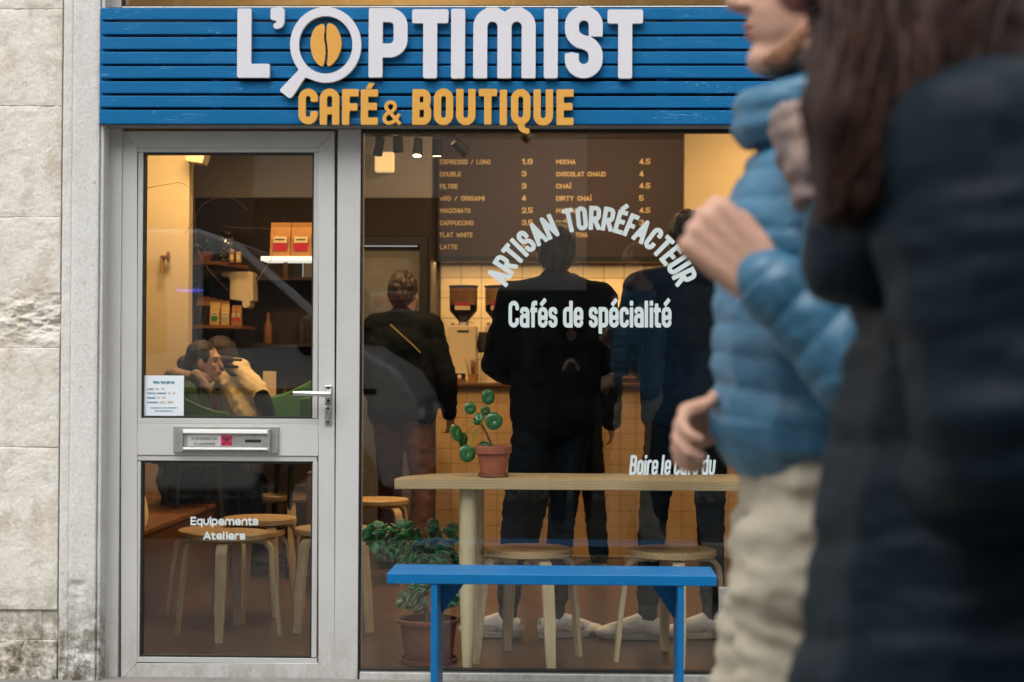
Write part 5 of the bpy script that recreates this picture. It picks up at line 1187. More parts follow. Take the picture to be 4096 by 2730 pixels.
rj_ = random.Random(3)
branches = [  # pixel paths of the branches, and depth
 ([(1715,2485),(1700,2420),(1690,2330),(1712,2240),(1742,2180),(1735,2120)], .0), ([(1705,2380),(1735,2290),(1770,2230),(1795,2190),(1800,2130)], -.03),
 ([(1690,2330),(1660,2250),(1625,2200),(1580,2180),(1540,2165),(1500,2160),(1480,2135)], .02), ([(1640,2230),(1590,2205),(1555,2215),(1520,2205)], -.04),
 ([(1712,2240),(1690,2190),(1660,2160),(1635,2120)], .03), ([(1720,2300),(1780,2290),(1820,2260),(1828,2225)], .02), ([(1712,2450),(1680,2425),(1640,2405),(1615,2398)], -.03),
 ([(1718,2460),(1755,2425),(1790,2400),(1815,2380)], -.03), ([(1705,2400),(1665,2350),(1640,2310)], -.03), ([(1710,2350),(1760,2335),(1785,2350)], -.04), ([(1700,2300),(1650,2275),(1620,2250)],-.03),
 ([(1560,2185),(1530,2150),(1528,2120)],0), ([(1610,2200),(1592,2160),(1595,2120)],0)]
nl = 0
for bi, (pts, dy) in enumerate(branches):
    w3 = [P(a, b, YJ+dy*i/(len(pts)-1)+.01*rj_.uniform(-1,1)) for i, (a, b) in enumerate(pts)]
    MB().tube(w3, [(.010 if bi == 0 else .006)*(1-.6*i/(len(w3)-1)) for i in range(len(w3))], 8).obj('branch', M['stemw'], jp, 60)
    L_ = sum((w3[i+1]-w3[i]).length for i in range(len(w3)-1)); k = max(6, int(L_/.0092))
    for j in range(k):
        t = (j/(k-1))*.999; 
        if bi == 0 and t < .3: continue
        if t < .18: continue
        u = t*(len(w3)-1); i = int(u); c = w3[i].lerp(w3[i+1], u-i); d = (w3[i+1]-w3[i]).normalized()
        for q in range(2 if t < .93 else 5):
            a = j*2.4+q*PI+rj_.uniform(-.5,.5); up = Vector((0,-.2,1)); s1 = d.cross(up).normalized(); s2 = s1.cross(d).normalized()
            out_ = (s1*math.cos(a)+s2*math.sin(a)); ld = (out_*.9+d*(.35 if t < .93 else .8)+Vector((0,-.25,.15))).normalized()
            nn_ = (ld.cross(s1.cross(out_) if False else out_.cross(d))).normalized()
            xx = ld.cross(nn_).normalized(); Mx = Matrix((xx, ld, xx.cross(ld))).transposed()
            sc_ = rj_.uniform(.028,.046)
            share('leaf', lme if rj_.random() < .6 else lme2, jp, c+ld*.004, Mx.to_euler(), (sc_,)*3); nl += 1
print('jade leaves', nl)

# copper wire ornament behind the door glass
YW = .16
wz = thing('wire_ornament', 'thin copper wire loop hanging behind the upper door pane', 'ornament', P(890,790,YW))
lp1 = smooth_loop([(780,890),(800,835),(840,800),(890,790),(940,798),(985,830),(1003,862),(985,875),(940,868),(890,872),(830,905),(795,925)], 6)
MB().tube([P(x,y,YW) for x, y in [(572,755),(720,730),(758,750),(778,800),(778,850),(781,900),(784,960),(800,1020),(835,1080),(880,1130),(915,1165)]], .0010, 5).obj('wire', M['wire'], wz, 60)
MB().tube([P(x,y,YW) for x, y in [(740,935),(770,890),(790,850),(815,815),(850,796),(890,790),(930,795),(965,815),(990,840)]], .0010, 5).obj('wire', M['wire'], wz, 60)
MB().tube([P(x,y,YW) for x, y in [(895,908),(960,912),(1040,912),(1080,917),(1100,930),(1095,985),(1085,1040),(1050,1090),(1012,1150)]], .0010, 5).obj('wire', M['wire'], wz, 60)

# ------------------------------------------------------------------ shelves with coffee bags (left, seen through the door)
YS = 4.1
xw0 = PX(745, 4.1, 1200)
def bag(x, y, z, w_, h_, d_, m, l1, l2, parent=None, label='', rot=0, lw=.62):
    t = thing('coffee_bag', label, 'coffee bag', (x, y, z), 'coffee bags on the shelves')
    V = []
    for u, dd, ww in ((0,.5,1),(.12,.55,1),(.55,.42,.98),(.80,.16,1),(.86,.05,1),(1.0,.04,1)):
        V += [(-w_/2*ww,-d_*dd,h_*u),(w_/2*ww,-d_*dd,h_*u),(w_/2*ww,d_*dd,h_*u),(-w_/2*ww,d_*dd,h_*u)]
    F = [(0,3,2,1),(20,21,22,23)]+[(4*i+k,4*i+(k+1) % 4,4*i+4+(k+1) % 4,4*i+4+k) for i in range(5) for k in range(4)]
    b = MB().add([(a+x, b_+y, c+z) for a, b_, c in V], F).obj('pouch', m, t, bevel=.003)
    yf = y-d_*.56; lwd = w_*lw/2
    MB().box(x-lwd,x+lwd,yf-.002,yf-.001,z+h_*.40,z+h_*.58).obj('label', M['lbl_cream'], t); MB().box(x-lwd,x+lwd,yf-.0022,yf-.0012,z+h_*.17,z+h_*.395).obj('label', l2, t)
    MB().box(x-lwd*.7,x+lwd*.7,yf-.0026,yf-.0021,z+h_*.47,z+h_*.51).obj('label_print', M['ink_blk'], t)
    t.rotation_euler = (0,0,R(rot)); return t
sh = thing('wall_shelf', 'upper brown wooden shelf on black brackets, seen through the door', 'shelf', (-2.2,YS,1.66)); z = PZ(1056, YS)
MB().box(xw0, PX(888,YS-.1,1060), YS-.15, YS+.35, z-.02, z).obj('board', M['dark_wood'], sh, bevel=.002)
MB().prism([(PX(888,YS-.1,1060)+.001, YS-.15),(PX(985,YS+.2,1080), YS+.28),(PX(985,YS+.2,1080)-.08, YS+.35),(PX(888,YS-.1,1060)+.001, YS+.35)], z-.022, z+.001, 'z').obj('board_end', M['orange_wood'], sh)
for xx in (764, 822): MB().box(PX(xx,YS,1150)-.005, PX(xx,YS,1150)+.005, YS+.2, YS+.21, z-.33, z-.021).obj('bracket', M['blk_metal'], sh)
S2 = thing('wall_shelf', 'lower brown wooden shelf carrying the row of coffee bags, seen through the door', 'shelf', (-2.2,YS,1.3)); z2 = PZ(1306, YS-.1)
MB().box(xw0, PX(972,YS-.1,1310), YS-.15, YS+.28, z2-.022, z2).obj('board', M['orange_wood'], S2, bevel=.002)
MB().box(PX(916,YS,1400)-.006, PX(916,YS,1400)+.006, YS+.0, YS+.012, .45, z2-.023).obj('post', M['blk_metal'], S2)
hb_ = PZ(1203,YS)-z2+.004
for (pa, h_, l2, m, lb) in [(860,.155,'lbl_green','kraft_lt','pale kraft coffee bag with a green label on the lower shelf'),(902,.145,'lbl_sage','kraft_lt','kraft coffee bag with a sage green label on the lower shelf'),(937,.135,'red_lbl','kraft','narrow kraft coffee bag with a crimson label, second from the right on the lower shelf'),(957,.135,'red_lbl','kraft','narrow kraft coffee bag with a crimson label at the right end of the lower shelf')]:
    bag(PX(pa,YS-.08,1250), YS-.08+.01*random.random(), z2+.001, .062 if pa < 880 else .05 if pa < 920 else .03, h_-.01, .045, M[m], None, M[l2], label=lb)
for i in range(5): bag(PX(800+i*26,YS+.12,1250), YS+.12, z2+.001, .045, .195-.008*i, .05, M['kraft'], None, M['lbl_sage'], label='tall plain kraft bag number %d from the left in the rear row of the lower shelf' % (i+1) if False else ['tall kraft bag at the left of the rear row on the lower shelf','tall kraft bag behind the green labelled bag','tall kraft bag in the middle of the rear row','kraft bag behind the sage labelled bag','shortest kraft bag at the right of the rear row'][i], rot=-8)
for i in range(3): 
    MB_ = thing('folder', ['dark folder leaning left of the coffee bags','second dark folder leaning beside the coffee bags','thin dark folder touching the green labelled bag'][i], 'folder', (PX(775+i*22,YS-.05,1280), YS-.05, z2)); xx = PX(772+i*22,YS-.05,1280)
    MB().prism([(xx,z2+.001),(xx+.014,z2+.001),(xx+.034,z2+.125),(xx+.02,z2+.125)], YS-.1, YS+.04).obj('cover', M['brown_wall'], MB_)
# sparkling glass jar, small tubs and plant on the upper shelf
gj = thing('glass_jar', 'glass jar catching golden lamp light on the upper shelf', 'jar', (PX(905,YS,1000),YS,z)); gx = PX(905,YS,1000)
MB().lathe([(.05,z+.002),(.055,z+.02),(.055,z+.15),(.035,z+.18),(.035,z+.20)], (gx,YS,0), 20, False).obj('glass', M['glass_jar'], gj, 50)
for k in range(26): MB().ell((gx+random.uniform(-.045,.045), YS+random.uniform(-.04,.04), z+.02+random.random()*.14), (.006,)*3, None, 6, 4).obj('bead', M['steel'], gj, 60)
for i, pxx in enumerate((932, 958)):
    a = thing('spice_tin', ['orange labelled tin on the upper shelf beside the glass jar','yellow labelled tin at the end of the upper shelf'][i], 'tin', (PX(pxx,YS,1030),YS-.02,z)); xx = PX(pxx,YS,1030)
    MB().box(xx-.014,xx+.014,YS-.04,YS,z+.002,z+.075-.015*i).obj('tin', M['kraft' if i == 0 else 'kraft_lt'], a, bevel=.003); MB().box(xx-.011,xx+.011,YS-.0415,YS-.0405,z+.02,z+.05).obj('label', M['lbl_cream'], a); MB().box(xx-.012,xx+.012,YS-.038,YS-.002,z+.076-.015*i,z+.084-.015*i).obj('lid', M['lbl_cream'], a)
sp = thing('shelf_plant', 'leafy green plant in a dark pot on the upper shelf, behind the door glass', 'potted plant', (PX(820,YS,1000),YS,z)); xx = PX(815,YS,1000)
MB().lathe([(.04,z+.001),(.06,z+.07),(.055,z+.07),(.03,z+.06),(0,z+.06)], (xx,YS,0), 20).obj('pot', M['terracotta_br'], sp, 50)
def frond(par, c, d, l, w_, m, nm='leaf'):
    d = Vector(d).normalized(); s = d.cross(Vector((0,.8,.3))).normalized(); V = []
    for i in range(7):
        t = i/6; p = Vector(c)+d*l*t+Vector((0,0,-l*.5*t*t)); ww = w_*math.sin(PI*(t*.9+.08)); V += [p-s*ww, p+Vector((0,-.004,.003)), p+s*ww]
    F = [(3*i+k,3*i+k+1,3*i+4+k,3*i+3+k) for i in range(6) for k in range(2)]
    o = MB().add(V, F).obj(nm, m, par, 60); mm = o.modifiers.new('t','SOLIDIFY'); mm.thickness = .001
for k in range(16):
    a = random.uniform(0,PI*2); frond(sp, (xx,YS,z+.065), (math.cos(a),-.3+.4*math.sin(a),random.uniform(.5,1.6)), random.uniform(.10,.18), .013, M['pilea'])
# cream dispenser on the back wall
YD = 4.2
cd = thing('cream_dispenser', 'cream moulded dispenser with an overhanging arm beside the coffee bags', 'dispenser', (PX(970,YD,1150), YD, PZ(1233,YD)))
dpts = [(885,1089),(1000,1087),(1010,1094),(1013,1204),(1000,1207),(998,1226),(990,1233),(972,1233),(968,1222),(968,1206),(918,1198),(918,1118),(910,1110),(885,1108)]
MB().prism([(P(a,b,YD).x, P(a,b,YD).z) for a, b in dpts][::-1], YD, YD+.16).obj('body', M['cream_pl'], cd, bevel=.006)
MB().box(PX(985,YD+.3,1150)-.02, PX(985,YD+.3,1150)+.02, YD+.161, 4.59, PZ(1140,YD), PZ(1120,YD)).obj('wall_arm', M['blk_metal'], cd)
# bright white shelf with two large bags
YB = 3.5; xs0, xs1 = PX(1056,YB,1035), PX(1290,YB,1035); zz = PZ(1031, YB, 1150)
ws_ = thing('white_shelf', 'gleaming white shelf hanging behind the right part of the upper door pane', 'shelf', ((xs0+xs1)/2, YB, zz))
MB().box(xs0, xs1, YB-.10, YB+.12, zz-.026, zz).obj('board', M['white_emit'], ws_, bevel=.004)
MB().box(PX(1131,YB,1100), PX(1147,YB,1100), YB+.02, YB+.03, PZ(1123,YB), zz-.027).obj('hanger', M['orange_wood'], ws_)
MB().tube([(xs1-.02,YB,zz+.001),(xs1-.02,YB,2.75)], .004, 6).obj('suspension_wire', M['blk_metal'], ws_)
for i, (pxx, l2, lab) in enumerate([(1125,'red_lbl','large kraft coffee bag with red label, left one on the white shelf'),(1208,'red_lbl','large kraft coffee bag with crimson label, right one on the white shelf')]):
    bag(PX(pxx,YB-.03,960), YB-.03, zz+.001, .122, .205, .07, M['kraft'], None, M[l2], label=lab, lw=.66)
# hook on the lit wall
YH = 3.55; hk = thing('wall_hook', 'small turned wooden coat hook on the lit cream wall', 'hook', P(672,1040,3.5)); 
c = P(655, 1032, YH);
MB().tube([c, c+Vector((.0,-.05,.0)), c+Vector((.03,-.05,.0))], [.012,.012,.012], 12).lathe([(0,-.002)],c,3,False).obj('peg', M['orange_wood'], hk, 50)
MB().ell(c+Vector((.04,-.05,.004)), (.012,.026,.034)).obj('knob', M['orange_wood'], hk, 60)
MB().tube([c+Vector((.0,-.055,-.008)), c+Vector((.003,-.057,-.095))], [.007,.010], 8).obj('strap', M['kraft'], hk, 60)

# wooden bench block along the left wall with its rounded end
xb = -1.99; zb = .41
wb = thing('wooden_bench', 'long low stained plywood bench along the left wall, behind the lower door pane', 'bench', (-2.4, 2.2, 0))
MB().prism([(-2.94,1.03),(xb,1.03),(xb,3.2),(xb-.03,3.40),(xb-.12,3.52),(-2.94,3.54)], zb-.025, zb, 'z').obj('seat', M['orange_wood'], wb, 30, .003)
MB().prism([(-2.93,1.04),(xb-.012,1.04),(xb-.012,3.18),(xb-.05,3.36),(-2.93,3.5)], 0, zb-.026, 'z').obj('front_panel', M['dark_wood'], wb)
cu1 = thing('cushion', 'striped cream and green cushion at the left edge of the lower door pane', 'cushion', (PX(560,1.5,2000),1.5,zb))
link('cover', blob(MB().ell((PX(560,1.45,2000)-.03,1.45,zb+.115),(.045,.16,.13),(0,R(-18),0)), .012, 3, folds(.004,10)), M['cream_kn'], cu1)
link('stripe', blob(MB().ell((PX(560,1.45,2000)-.034,1.40,zb+.095),(.045,.08,.10),(0,R(-20),0)), .012, 3, folds(.004,10)), M['green_kn'], cu1)

# green upholstered chairs
def gchair(nm, lab, x, y, rot):
    t = thing(nm, lab, 'armchair', (0,0,0), 'green armchairs')
    V = []; n = 15
    b = MB()
    for i in range(n):
        a = R(-115+230*i/(n-1)); hh = 1.07-.18*abs(math.sin(a/1.3))**2
        for r_, z in ((.245,.64),(.285,hh),(.255,hh),(.215,.68)): V.append((r_*math.sin(a), -r_*math.cos(a), z))
    F = [(4*i+k,4*i+4+k,4*i+4+(k+1) % 4,4*i+(k+1) % 4) for i in range(n-1) for k in range(4)]+[(0,1,2,3),(4*n-1,4*n-2,4*n-3,4*n-4)]
    b.add(V, F).obj('shell', M['green_ch'], t, 50, .01); MB().lathe([(.22,.62),(.24,.64),(.24,.68),(.2,.70),(0,.705)], (0,0,0), 24).obj('seat', M['green_ch'], t, 50)
    for k in range(4):
        a = PI/4+k*PI/2; MB().tube([(.15*math.cos(a),.15*math.sin(a),.62),(.21*math.cos(a),.21*math.sin(a),0)], [.018,.012], 10).obj('leg', M['blk_metal'], t, 50)
    t.location = (x, y, 0); t.rotation_euler = (0,0,R(rot)); return t
gchair('green_armchair', 'green upholstered armchair in front of the seated woman in the scarf', PX(770,2.65,1600), 2.65, -60).scale = (1,1,1.04)
gchair('green_armchair', 'green armchair whose back shows beside the door handle, right of the cream jumper', PX(1215,3.0,1600), 3.0, 120).scale = (1,1,1.12)
# small table, dark cabinet
ct2 = thing('cafe_table', 'small wooden table behind the green armchair with a menu card', 'table', (PX(1130,3.6,1650),3.6,0)); xx = PX(1150,3.6,1650)
MB().box(xx-.25,xx+.28,3.4,3.8,.86,.885).obj('tabletop', M['orange_wood'], ct2, bevel=.004)
for k in ((-.22,3.43),(.25,3.43),(-.22,3.77),(.25,3.77)): MB().box(xx+k[0]-.02,xx+k[0]+.02,k[1]-.02,k[1]+.02,0,.859).obj('leg', M['orange_wood'], ct2)
mc = thing('menu_card', 'cream card standing on the table beside the cream jumper', 'card', (PX(1078,3.5,1520),3.5,.886)); MB().prism([(PX(1052,3.5,1520),.886),(PX(1104,3.5,1520),.886),(PX(1104,3.5,1520),PZ(1490,3.5)),(PX(1052,3.5,1520),PZ(1490,3.5))],3.5,3.505).obj('card', M['cream_pl'], mc)
cb = thing('dark_cabinet', 'tall dark open cabinet with bottles against the back wall, seen through the door', 'cabinet', (-1.75,4.4,0))
MB().box(-2.6,-1.45,4.3,4.58,0,.9).box(-2.6,-1.45,4.56,4.58,.9,1.75).box(-2.6,-2.57,4.3,4.56,.9,1.75).box(-1.48,-1.45,4.3,4.56,.9,1.75).box(-2.57,-1.48,4.3,4.56,1.3,1.32).box(-2.57,-1.48,4.3,4.56,1.73,1.75).obj('frame', M['brown_wall'], cb)
for i in range(9):
    xx = -2.45+i*.11; hh = random.choice([.16,.2,.12]); zz_ = .901 if i % 2 else 1.321
    t = thing('bottle', ['black','amber','dark','short black','tall amber','dark slim','small black','amber slim','dark squat'][i]+' bottle in the dark cabinet, '+['far left on top','second on the lower board','third on top','fourth on the lower board','middle on top','sixth on the lower board','seventh on top','eighth on the lower board','far right on top'][i], 'bottle', (xx,4.4,zz_), 'bottles in the dark cabinet')
    MB().lathe([(.026,zz_),(.028,zz_+.01),(.028,zz_+hh*.6),(.011,zz_+hh*.78),(.011,zz_+hh)], (xx,4.4,0), 14).obj('glass', M[['brown_wall','orange_wood','beans'][i % 3]], t, 40); MB().tube([(xx,4.4,zz_+hh+.0005),(xx,4.4,zz_+hh+.015)], .012, 10).obj('cap', M['blk_metal'], t, 40)
yp = thing('small_plant', 'small plant with two bright yellow green leaves behind the seated woman', 'plant', (PX(905,3.55,1430),3.55,1.12))
for d in ((.5,-.2,1),(-.6,-.2,.8),(.1,-.2,.6),(.9,-.1,.5)): frond(yp, (PX(895,3.55,1430),3.55,PZ(1428,3.55)), d, .09, .014, M['stalk'])
MB().lathe([(.03,0),(.035,PZ(1445,3.55)-.001),(0,PZ(1445,3.55))], (PX(895,3.55,1430),3.55,0), 14).obj('stand', M['blk_metal'], yp, 50)
wbk = thing('wooden_post_box', 'orange wooden block at the right edge of the lower door pane', 'box', (PX(1250,2.3,1900),2.3,0)); MB().box(PX(1226,2.2,1900),PX(1226,2.2,1900)+.12,2.2,2.35,0,PZ(1895,2.2)).obj('block', M['orange_wood'], wbk, bevel=.004)

spk = thing('wall_speaker', 'cream box speaker fixed at the top corner of the lit wall, behind the door glass', 'speaker', P(778,632,3.4))
MB().prism([(P(735,600,3.4).x,P(735,600,3.4).z),(P(742,645,3.4).x,P(742,645,3.4).z),(P(808,655,3.4).x,P(808,655,3.4).z),(P(826,600,3.4).x,P(826,600,3.4).z)], 3.4, 3.54).obj('box', M['cream_pl'], spk, bevel=.006)
MB().box(P(748,640,3.5).x, P(760,640,3.5).x, 3.541, 3.549, PZ(650,3.5,750), PZ(600,3.5,750)).obj('bracket', M['blk_metal'], spk)
# ------------------------------------------------------------------ street side
M['pave'] = mat('pavement_stone', (.22,.21,.19), .85, nz=(4,.3), bump=(30,.4)); M['asph'] = mat('asphalt', (.05,.05,.052), .9, nz=(10,.3), bump=(120,.5))
def sheet(name, x0, x1, y0, y1, z, m, kind='structure', th=.0):
    o = MB().box(x0, x1, y0, y1, z-.12, z).obj(name, m); return tag(o, kind=kind)
tag(sheet('pavement', -14, 14, -4.55, .0, 0, M['pave']), 'grey stone pavement in front of the cafe')
tag(sheet('kerb', -14, 14, -4.7, -4.55, .0, M['render_p']), 'stone kerb'); tag(sheet('road', -60, 60, -9.2, -4.7, -.11, M['asph']), 'asphalt road')
tag(sheet('far_kerb', -14, 14, -9.35, -9.2, 0, M['render_p'])); tag(sheet('far_pavement', -14, 14, -11.2, -9.35, 0, M['pave']))
g = MB().box(-150, 150, -150, 150, -.6, -.35).obj('ground', M['asph']); tag(g, kind='structure')
M['facade_op'] = mat('pale_opposite_facade', (.74,.70,.66), .9, nz=(.8,.15)); M['win_dk'] = mat('dark_window_glass', (.02,.025,.03), .08, spec=.8); M['facade_op2'] = mat('grey_opposite_facade', (.36,.34,.34), .9, nz=(.8,.2))
M['facade_low'] = mat('dark_shopfront_paint', (.04,.042,.045), .6, nz=(1.5,.4)); M['facade_slate'] = mat('slate_grey_facade', (.13,.14,.15), .9, nz=(.8,.2))
def opp(x0, x1, m, H, zb, seed, lab, wins=True):
    rr = random.Random(seed); b = thing('street_building', lab, 'building', ((x0+x1)/2, -11.2, 0))
    MB().box(x0, x1, -16.2, -11.2, zb, H).obj('wall', m, b); MB().box(x0, x1, -16.2, -11.25, 0, zb-.001).obj('ground_floor', M['facade_low'], b)
    n = max(1, int((x1-x0)/1.9)); st = (x1-x0)/n
    me = MB().box(-.5, .5, -.03, 0.03, 0, 1.7).mesh('window'); fr = MB().box(-.58, .58, -.02, .07, -.08, -.0).box(-.58, -.5, -.02, .07, 0, 1.78).box(.5, .58, -.02, .07, 0, 1.78).box(-.58, .58, -.02, .07, 1.70, 1.78).box(-.02, .02, .03, .05, 0, 1.7).mesh('frame')
    for f in range(1, int(H/3)):
        for i in range(n):
            w_ = share('window', me, b, (x0+st*(i+.5), -11.19, f*3+1.6), mat=M['win_dk']); share('frame', fr, w_, (x0+st*(i+.5), -11.19, f*3+1.6), mat=M['white_pl'])
    for i in range(n):
        s = share('shop_window', me, b, (x0+st*(i+.5), -11.24, .35), sc=(1.3,1,1.0), mat=M['win_dk'])
    MB().box(x0, x1, -11.199, -11.0, H-.3, H).box(x0, x1, -11.199, -11.1, zb, zb+.10).obj('cornice', m, b)
    return b
opp(-9, -3.5, M['facade_slate'], 9, 2.6, 1, 'slate grey building across the street, mirrored in the left of the door glass')
opp(-3.5, -1.47, M['facade_op'], 10, 3.0, 2, 'pale narrow building across the street, mirrored above the black coat of the counter customer')
opp(-1.47, .12, M['facade_op'], 12, 2.0, 3, 'tall pale building across the street, mirrored over the menu board')
opp(.12, 9, M['facade_slate'], 8, 2.6, 4, 'slate grey building across the street, mirrored in the right of the window')
# upper storeys over the shop (they shade the door head and close the room)
ub = thing('upper_facade', 'pale storey of the house above the transom glass', 'building', (0,.1,3.0)); MB().box(-6, 7, -.04, .35, 3.06, 9).obj('wall', M['facade_op'], ub)

# van parked at the near side of the road, seen mirrored in the glass
M['van'] = mat('silver_grey_car_paint', (.75,.77,.8), .3, coat=.6); M['tyre'] = mat('tyre_rubber', (.02,.02,.02), .85)
M['headl'] = mat('headlight_lens', (.75,.78,.8), .1, .4)
van = thing('parked_van', 'silver grey delivery van parked at the kerb, seen mirrored in the door and window glass', 'van', (-3.4,-5.6,-.11))
x1 = -1.06
prof = [(x1-4.6,.35),(x1-4.6,1.95),(x1-4.45,2.10),(x1-1.55,2.12),(x1-1.28,2.03),(x1-.42,1.30),(x1-.15,1.14),(x1-.03,.95),(x1,.72),(x1,.40),(x1-.25,.32),(x1-.35,.58),(x1-.7,.72),(x1-1.05,.58),(x1-1.15,.3),(x1-3.3,.3),(x1-3.42,.58),(x1-3.75,.70),(x1-4.1,.58),(x1-4.2,.32)]
MB().prism(prof, -6.6, -4.85).obj('body', M['van'], van, bevel=.06, seg=3)
MB().prism([(x1-1.5,1.93),(x1-1.25,1.95),(x1-.55,1.34),(x1-1.5,1.28)], -4.852, -4.835).obj('side_window', M['win_dk'], van, bevel=.008)
MB().prism([(x1-3.1,1.88),(x1-1.75,1.9),(x1-1.75,1.25),(x1-3.1,1.25)], -4.852, -4.835).obj('side_window', M['win_dk'], van, bevel=.008)
MB().prism([(x1-1.26,2.005),(x1-1.22,2.0),(x1-.44,1.33),(x1-.48,1.31)], -6.45, -5.0).obj('windscreen', M['win_dk'], van)
for xx in (x1-.7, x1-3.75):
    for yy in (-4.98, -6.47):
        w_ = MB().tube([(xx, yy-.1, .22), (xx, yy+.1, .22)], .33, 28).obj('wheel', M['tyre'], van, 40, .02)
        MB().tube([(xx, yy-.105, .22), (xx, yy+.105, .22)], .2, 20).obj('rim', M['steel'], w_, 40)
for yy in (-5.05, -6.4): MB().ell((x1-.10,yy,.82), (.14,.14,.10)).obj('headlight', M['headl'], van, 60)
MB().prism([(x1-3.1,.98),(x1-.3,.98),(x1-.3,1.02),(x1-3.1,1.02)], -4.86, -4.842).obj('side_moulding', M['blk_metal'], van)
MB().ell((x1-.75,-4.72,1.38), (.09,.10,.14)).obj('wing_mirror', M['blk_metal'], van, 60)

pl_ = thing('no_parking_plate', 'white plate with red lines and round symbol, mirrored over the counter customer', 'sign', (-1.98,-11.15,1.75))
M['red_soft'] = mat('faded_red_enamel', (.42,.10,.12), .5)
MB().box(-2.22,-1.74,-11.17,-11.15,1.76,1.98).obj('plate', M['sign_white'], pl_)
for k in range(3): MB().box(-2.05,-1.76,-11.148,-11.144,1.785+k*.062,1.835+k*.062).obj('red_line', M['red_soft'], pl_)
MB().tube([(-2.13,-11.149,1.87),(-2.13,-11.14,1.87)], .062, 24).obj('round_symbol', M['sign_red'], pl_)

M['blue_led'] = mat('blue_marker_led', (.02,.03,.4), .4, emit=((.10,.12,1), 9))
for px_ in (575,590,606,624,692,709,726,742,758,775,792): MB().ell((PX(px_,-6,1164) if False else (px_-2300)/588, -4.845, 1.69), (.006,.004,.006), None, 8, 6).obj('marker_light', M['blue_led'], van, 60)
# ------------------------------------------------------------------ people in the room
human('person', 'tall man in black jacket and white sneakers behind the window lettering, back turned', (PX(2222,.98,1400), .98, 0), 4, 1.81,
      pose=dict(elL=(-.25,.0,1.15), elR=(.255,.0,1.15), wrL=(-.19,.20,1.10), wrR=(.19,.20,1.10), anL=(-.20,-.02,.085), anR=(.0,-.02,.085), knL=(-.165,.02,.5), knR=(.03,.02,.5), hipL=(-.09,0,.91), hipR=(.075,0,.91), footL=(-.9,.3,0), footR=(1,.25,0), shL=(-.168,0,1.42), shR=(.175,0,1.42)),
      top='blk', legs='blk2', hair='hair_dk', thick=.032, leg_add=.004, boxy=.025, bw=.8, hem=.2, voxel=.009, topfn=folds(.010,8,(1,1,1.6)))
human('person', 'man in midnight blue coat and white sneakers, back to the window, at its right edge', (PX(2752,.98,1400), .98, 0), 8, 1.86,
      pose=dict(elL=(-.27,.05,1.18), wrL=(-.12,.22,1.12), elR=(.27,.02,1.15), wrR=(.20,.20,1.05), anL=(-.17,-.02,.085), anR=(.10,-.02,.085), knL=(-.14,.02,.5), knR=(.10,.02,.5), footL=(-1,.15,0), footR=(-1,.1,0)),
      top='dkblue', legs='blk2', thick=.034, leg_add=.004, boxy=.025, bw=.85, hem=.2, voxel=.009, topfn=folds(.010,8,(1,1,1.6)))
human('person', 'customer at the counter in dark coat with yellow shoulder strap and rust trousers', (PX(1610,3.15,1400), 3.15, 0), -22, 1.72,
      pose=dict(anL=(-.14,.08,.085), anR=(.17,-.12,.085), knL=(-.13,.10,.5), knR=(.15,0,.5), elL=(-.25,.02,1.13), wrL=(-.22,.15,.93), elR=(.28,.02,1.12), wrR=(.25,.12,.92)),
      top='blk', legs='rust', shoe='blk_metal', thick=.03, leg_add=.018, boxy=.03)
st = thing('bag_strap', 'olive yellow shoulder strap across the back of the customer at the counter', 'strap', (PX(1620,3.0,1350),3.0,1.3))
MB().tube([P(1562,1300,3.0)+Vector((0,0,0)), P(1600,1335,2.985), P(1645,1375,2.985), P(1682,1412,2.99)], .012, 6, flat=.35).obj('webbing', M['yel_strap'], st)
human('person', 'person in black striding boots mostly hidden behind the tall man in black', (PX(2285,3.0,1400), 3.0, 0), -2, 1.70,
      pose=dict(anL=(-.27,.05,.085), anR=(.17,.0,.085), knL=(-.18,.06,.5), knR=(.13,.05,.5), footR=(-.8,.5,0), footL=(-.5,.8,0)), top='blk', legs='blk', shoe='blk_metal', thick=.045, leg_add=.012, hairstyle='short')
human('person', 'barista with brown hair bending over behind the counter', (PX(2620,4.75,1400), 4.75, .0), 150, 1.66,
      pose=dict(head=(.0,.30,1.43), neck=(0,.20,1.36), chest=(0,.10,1.22), belly=(0,.04,1.06), shL=(-.17,.16,1.33), shR=(.17,.16,1.33), elL=(-.25,.22,1.12), elR=(.25,.22,1.12), wrL=(-.12,.38,1.08), wrR=(.12,.38,1.08)), face_tilt=-55, top='brown_wall', hair='hair_br', hairstyle='short', thick=.025)
# seated pair at the left
human('person', 'seated woman with dark hair and patterned scarf in profile behind the door glass', (PX(772,2.95,1430), 2.95, -.0), -86, 1.68,
      pose=dict(head=(0,.07,1.245), neck=(0,.0,1.10), chest=(0,-.02,.92), belly=(0,-.05,.74), pelvis=(0,-.07,.55), shL=(-.17,-.01,1.05), shR=(.17,-.01,1.05), elL=(-.24,.06,.80), elR=(.24,.06,.80), wrL=(-.14,.26,.78), wrR=(.14,.26,.78),
                hipL=(-.09,-.05,.52), hipR=(.09,-.05,.52), knL=(-.11,.36,.53), knR=(.11,.36,.53), anL=(-.11,.36,.12), anR=(.11,.36,.12)), top='green_kn', legs='blk', hair='hair_dk', hairstyle='bun', skin='skin', thick=.03, shoe='blk_metal', bvox=.008, face_turn=-8)
scf = thing('scarf', 'orange and grey patterned scarf bunched round the neck of the smiling woman', 'scarf', (PX(745,3.1,1510),3.1,1.1))
sm = MB(); 
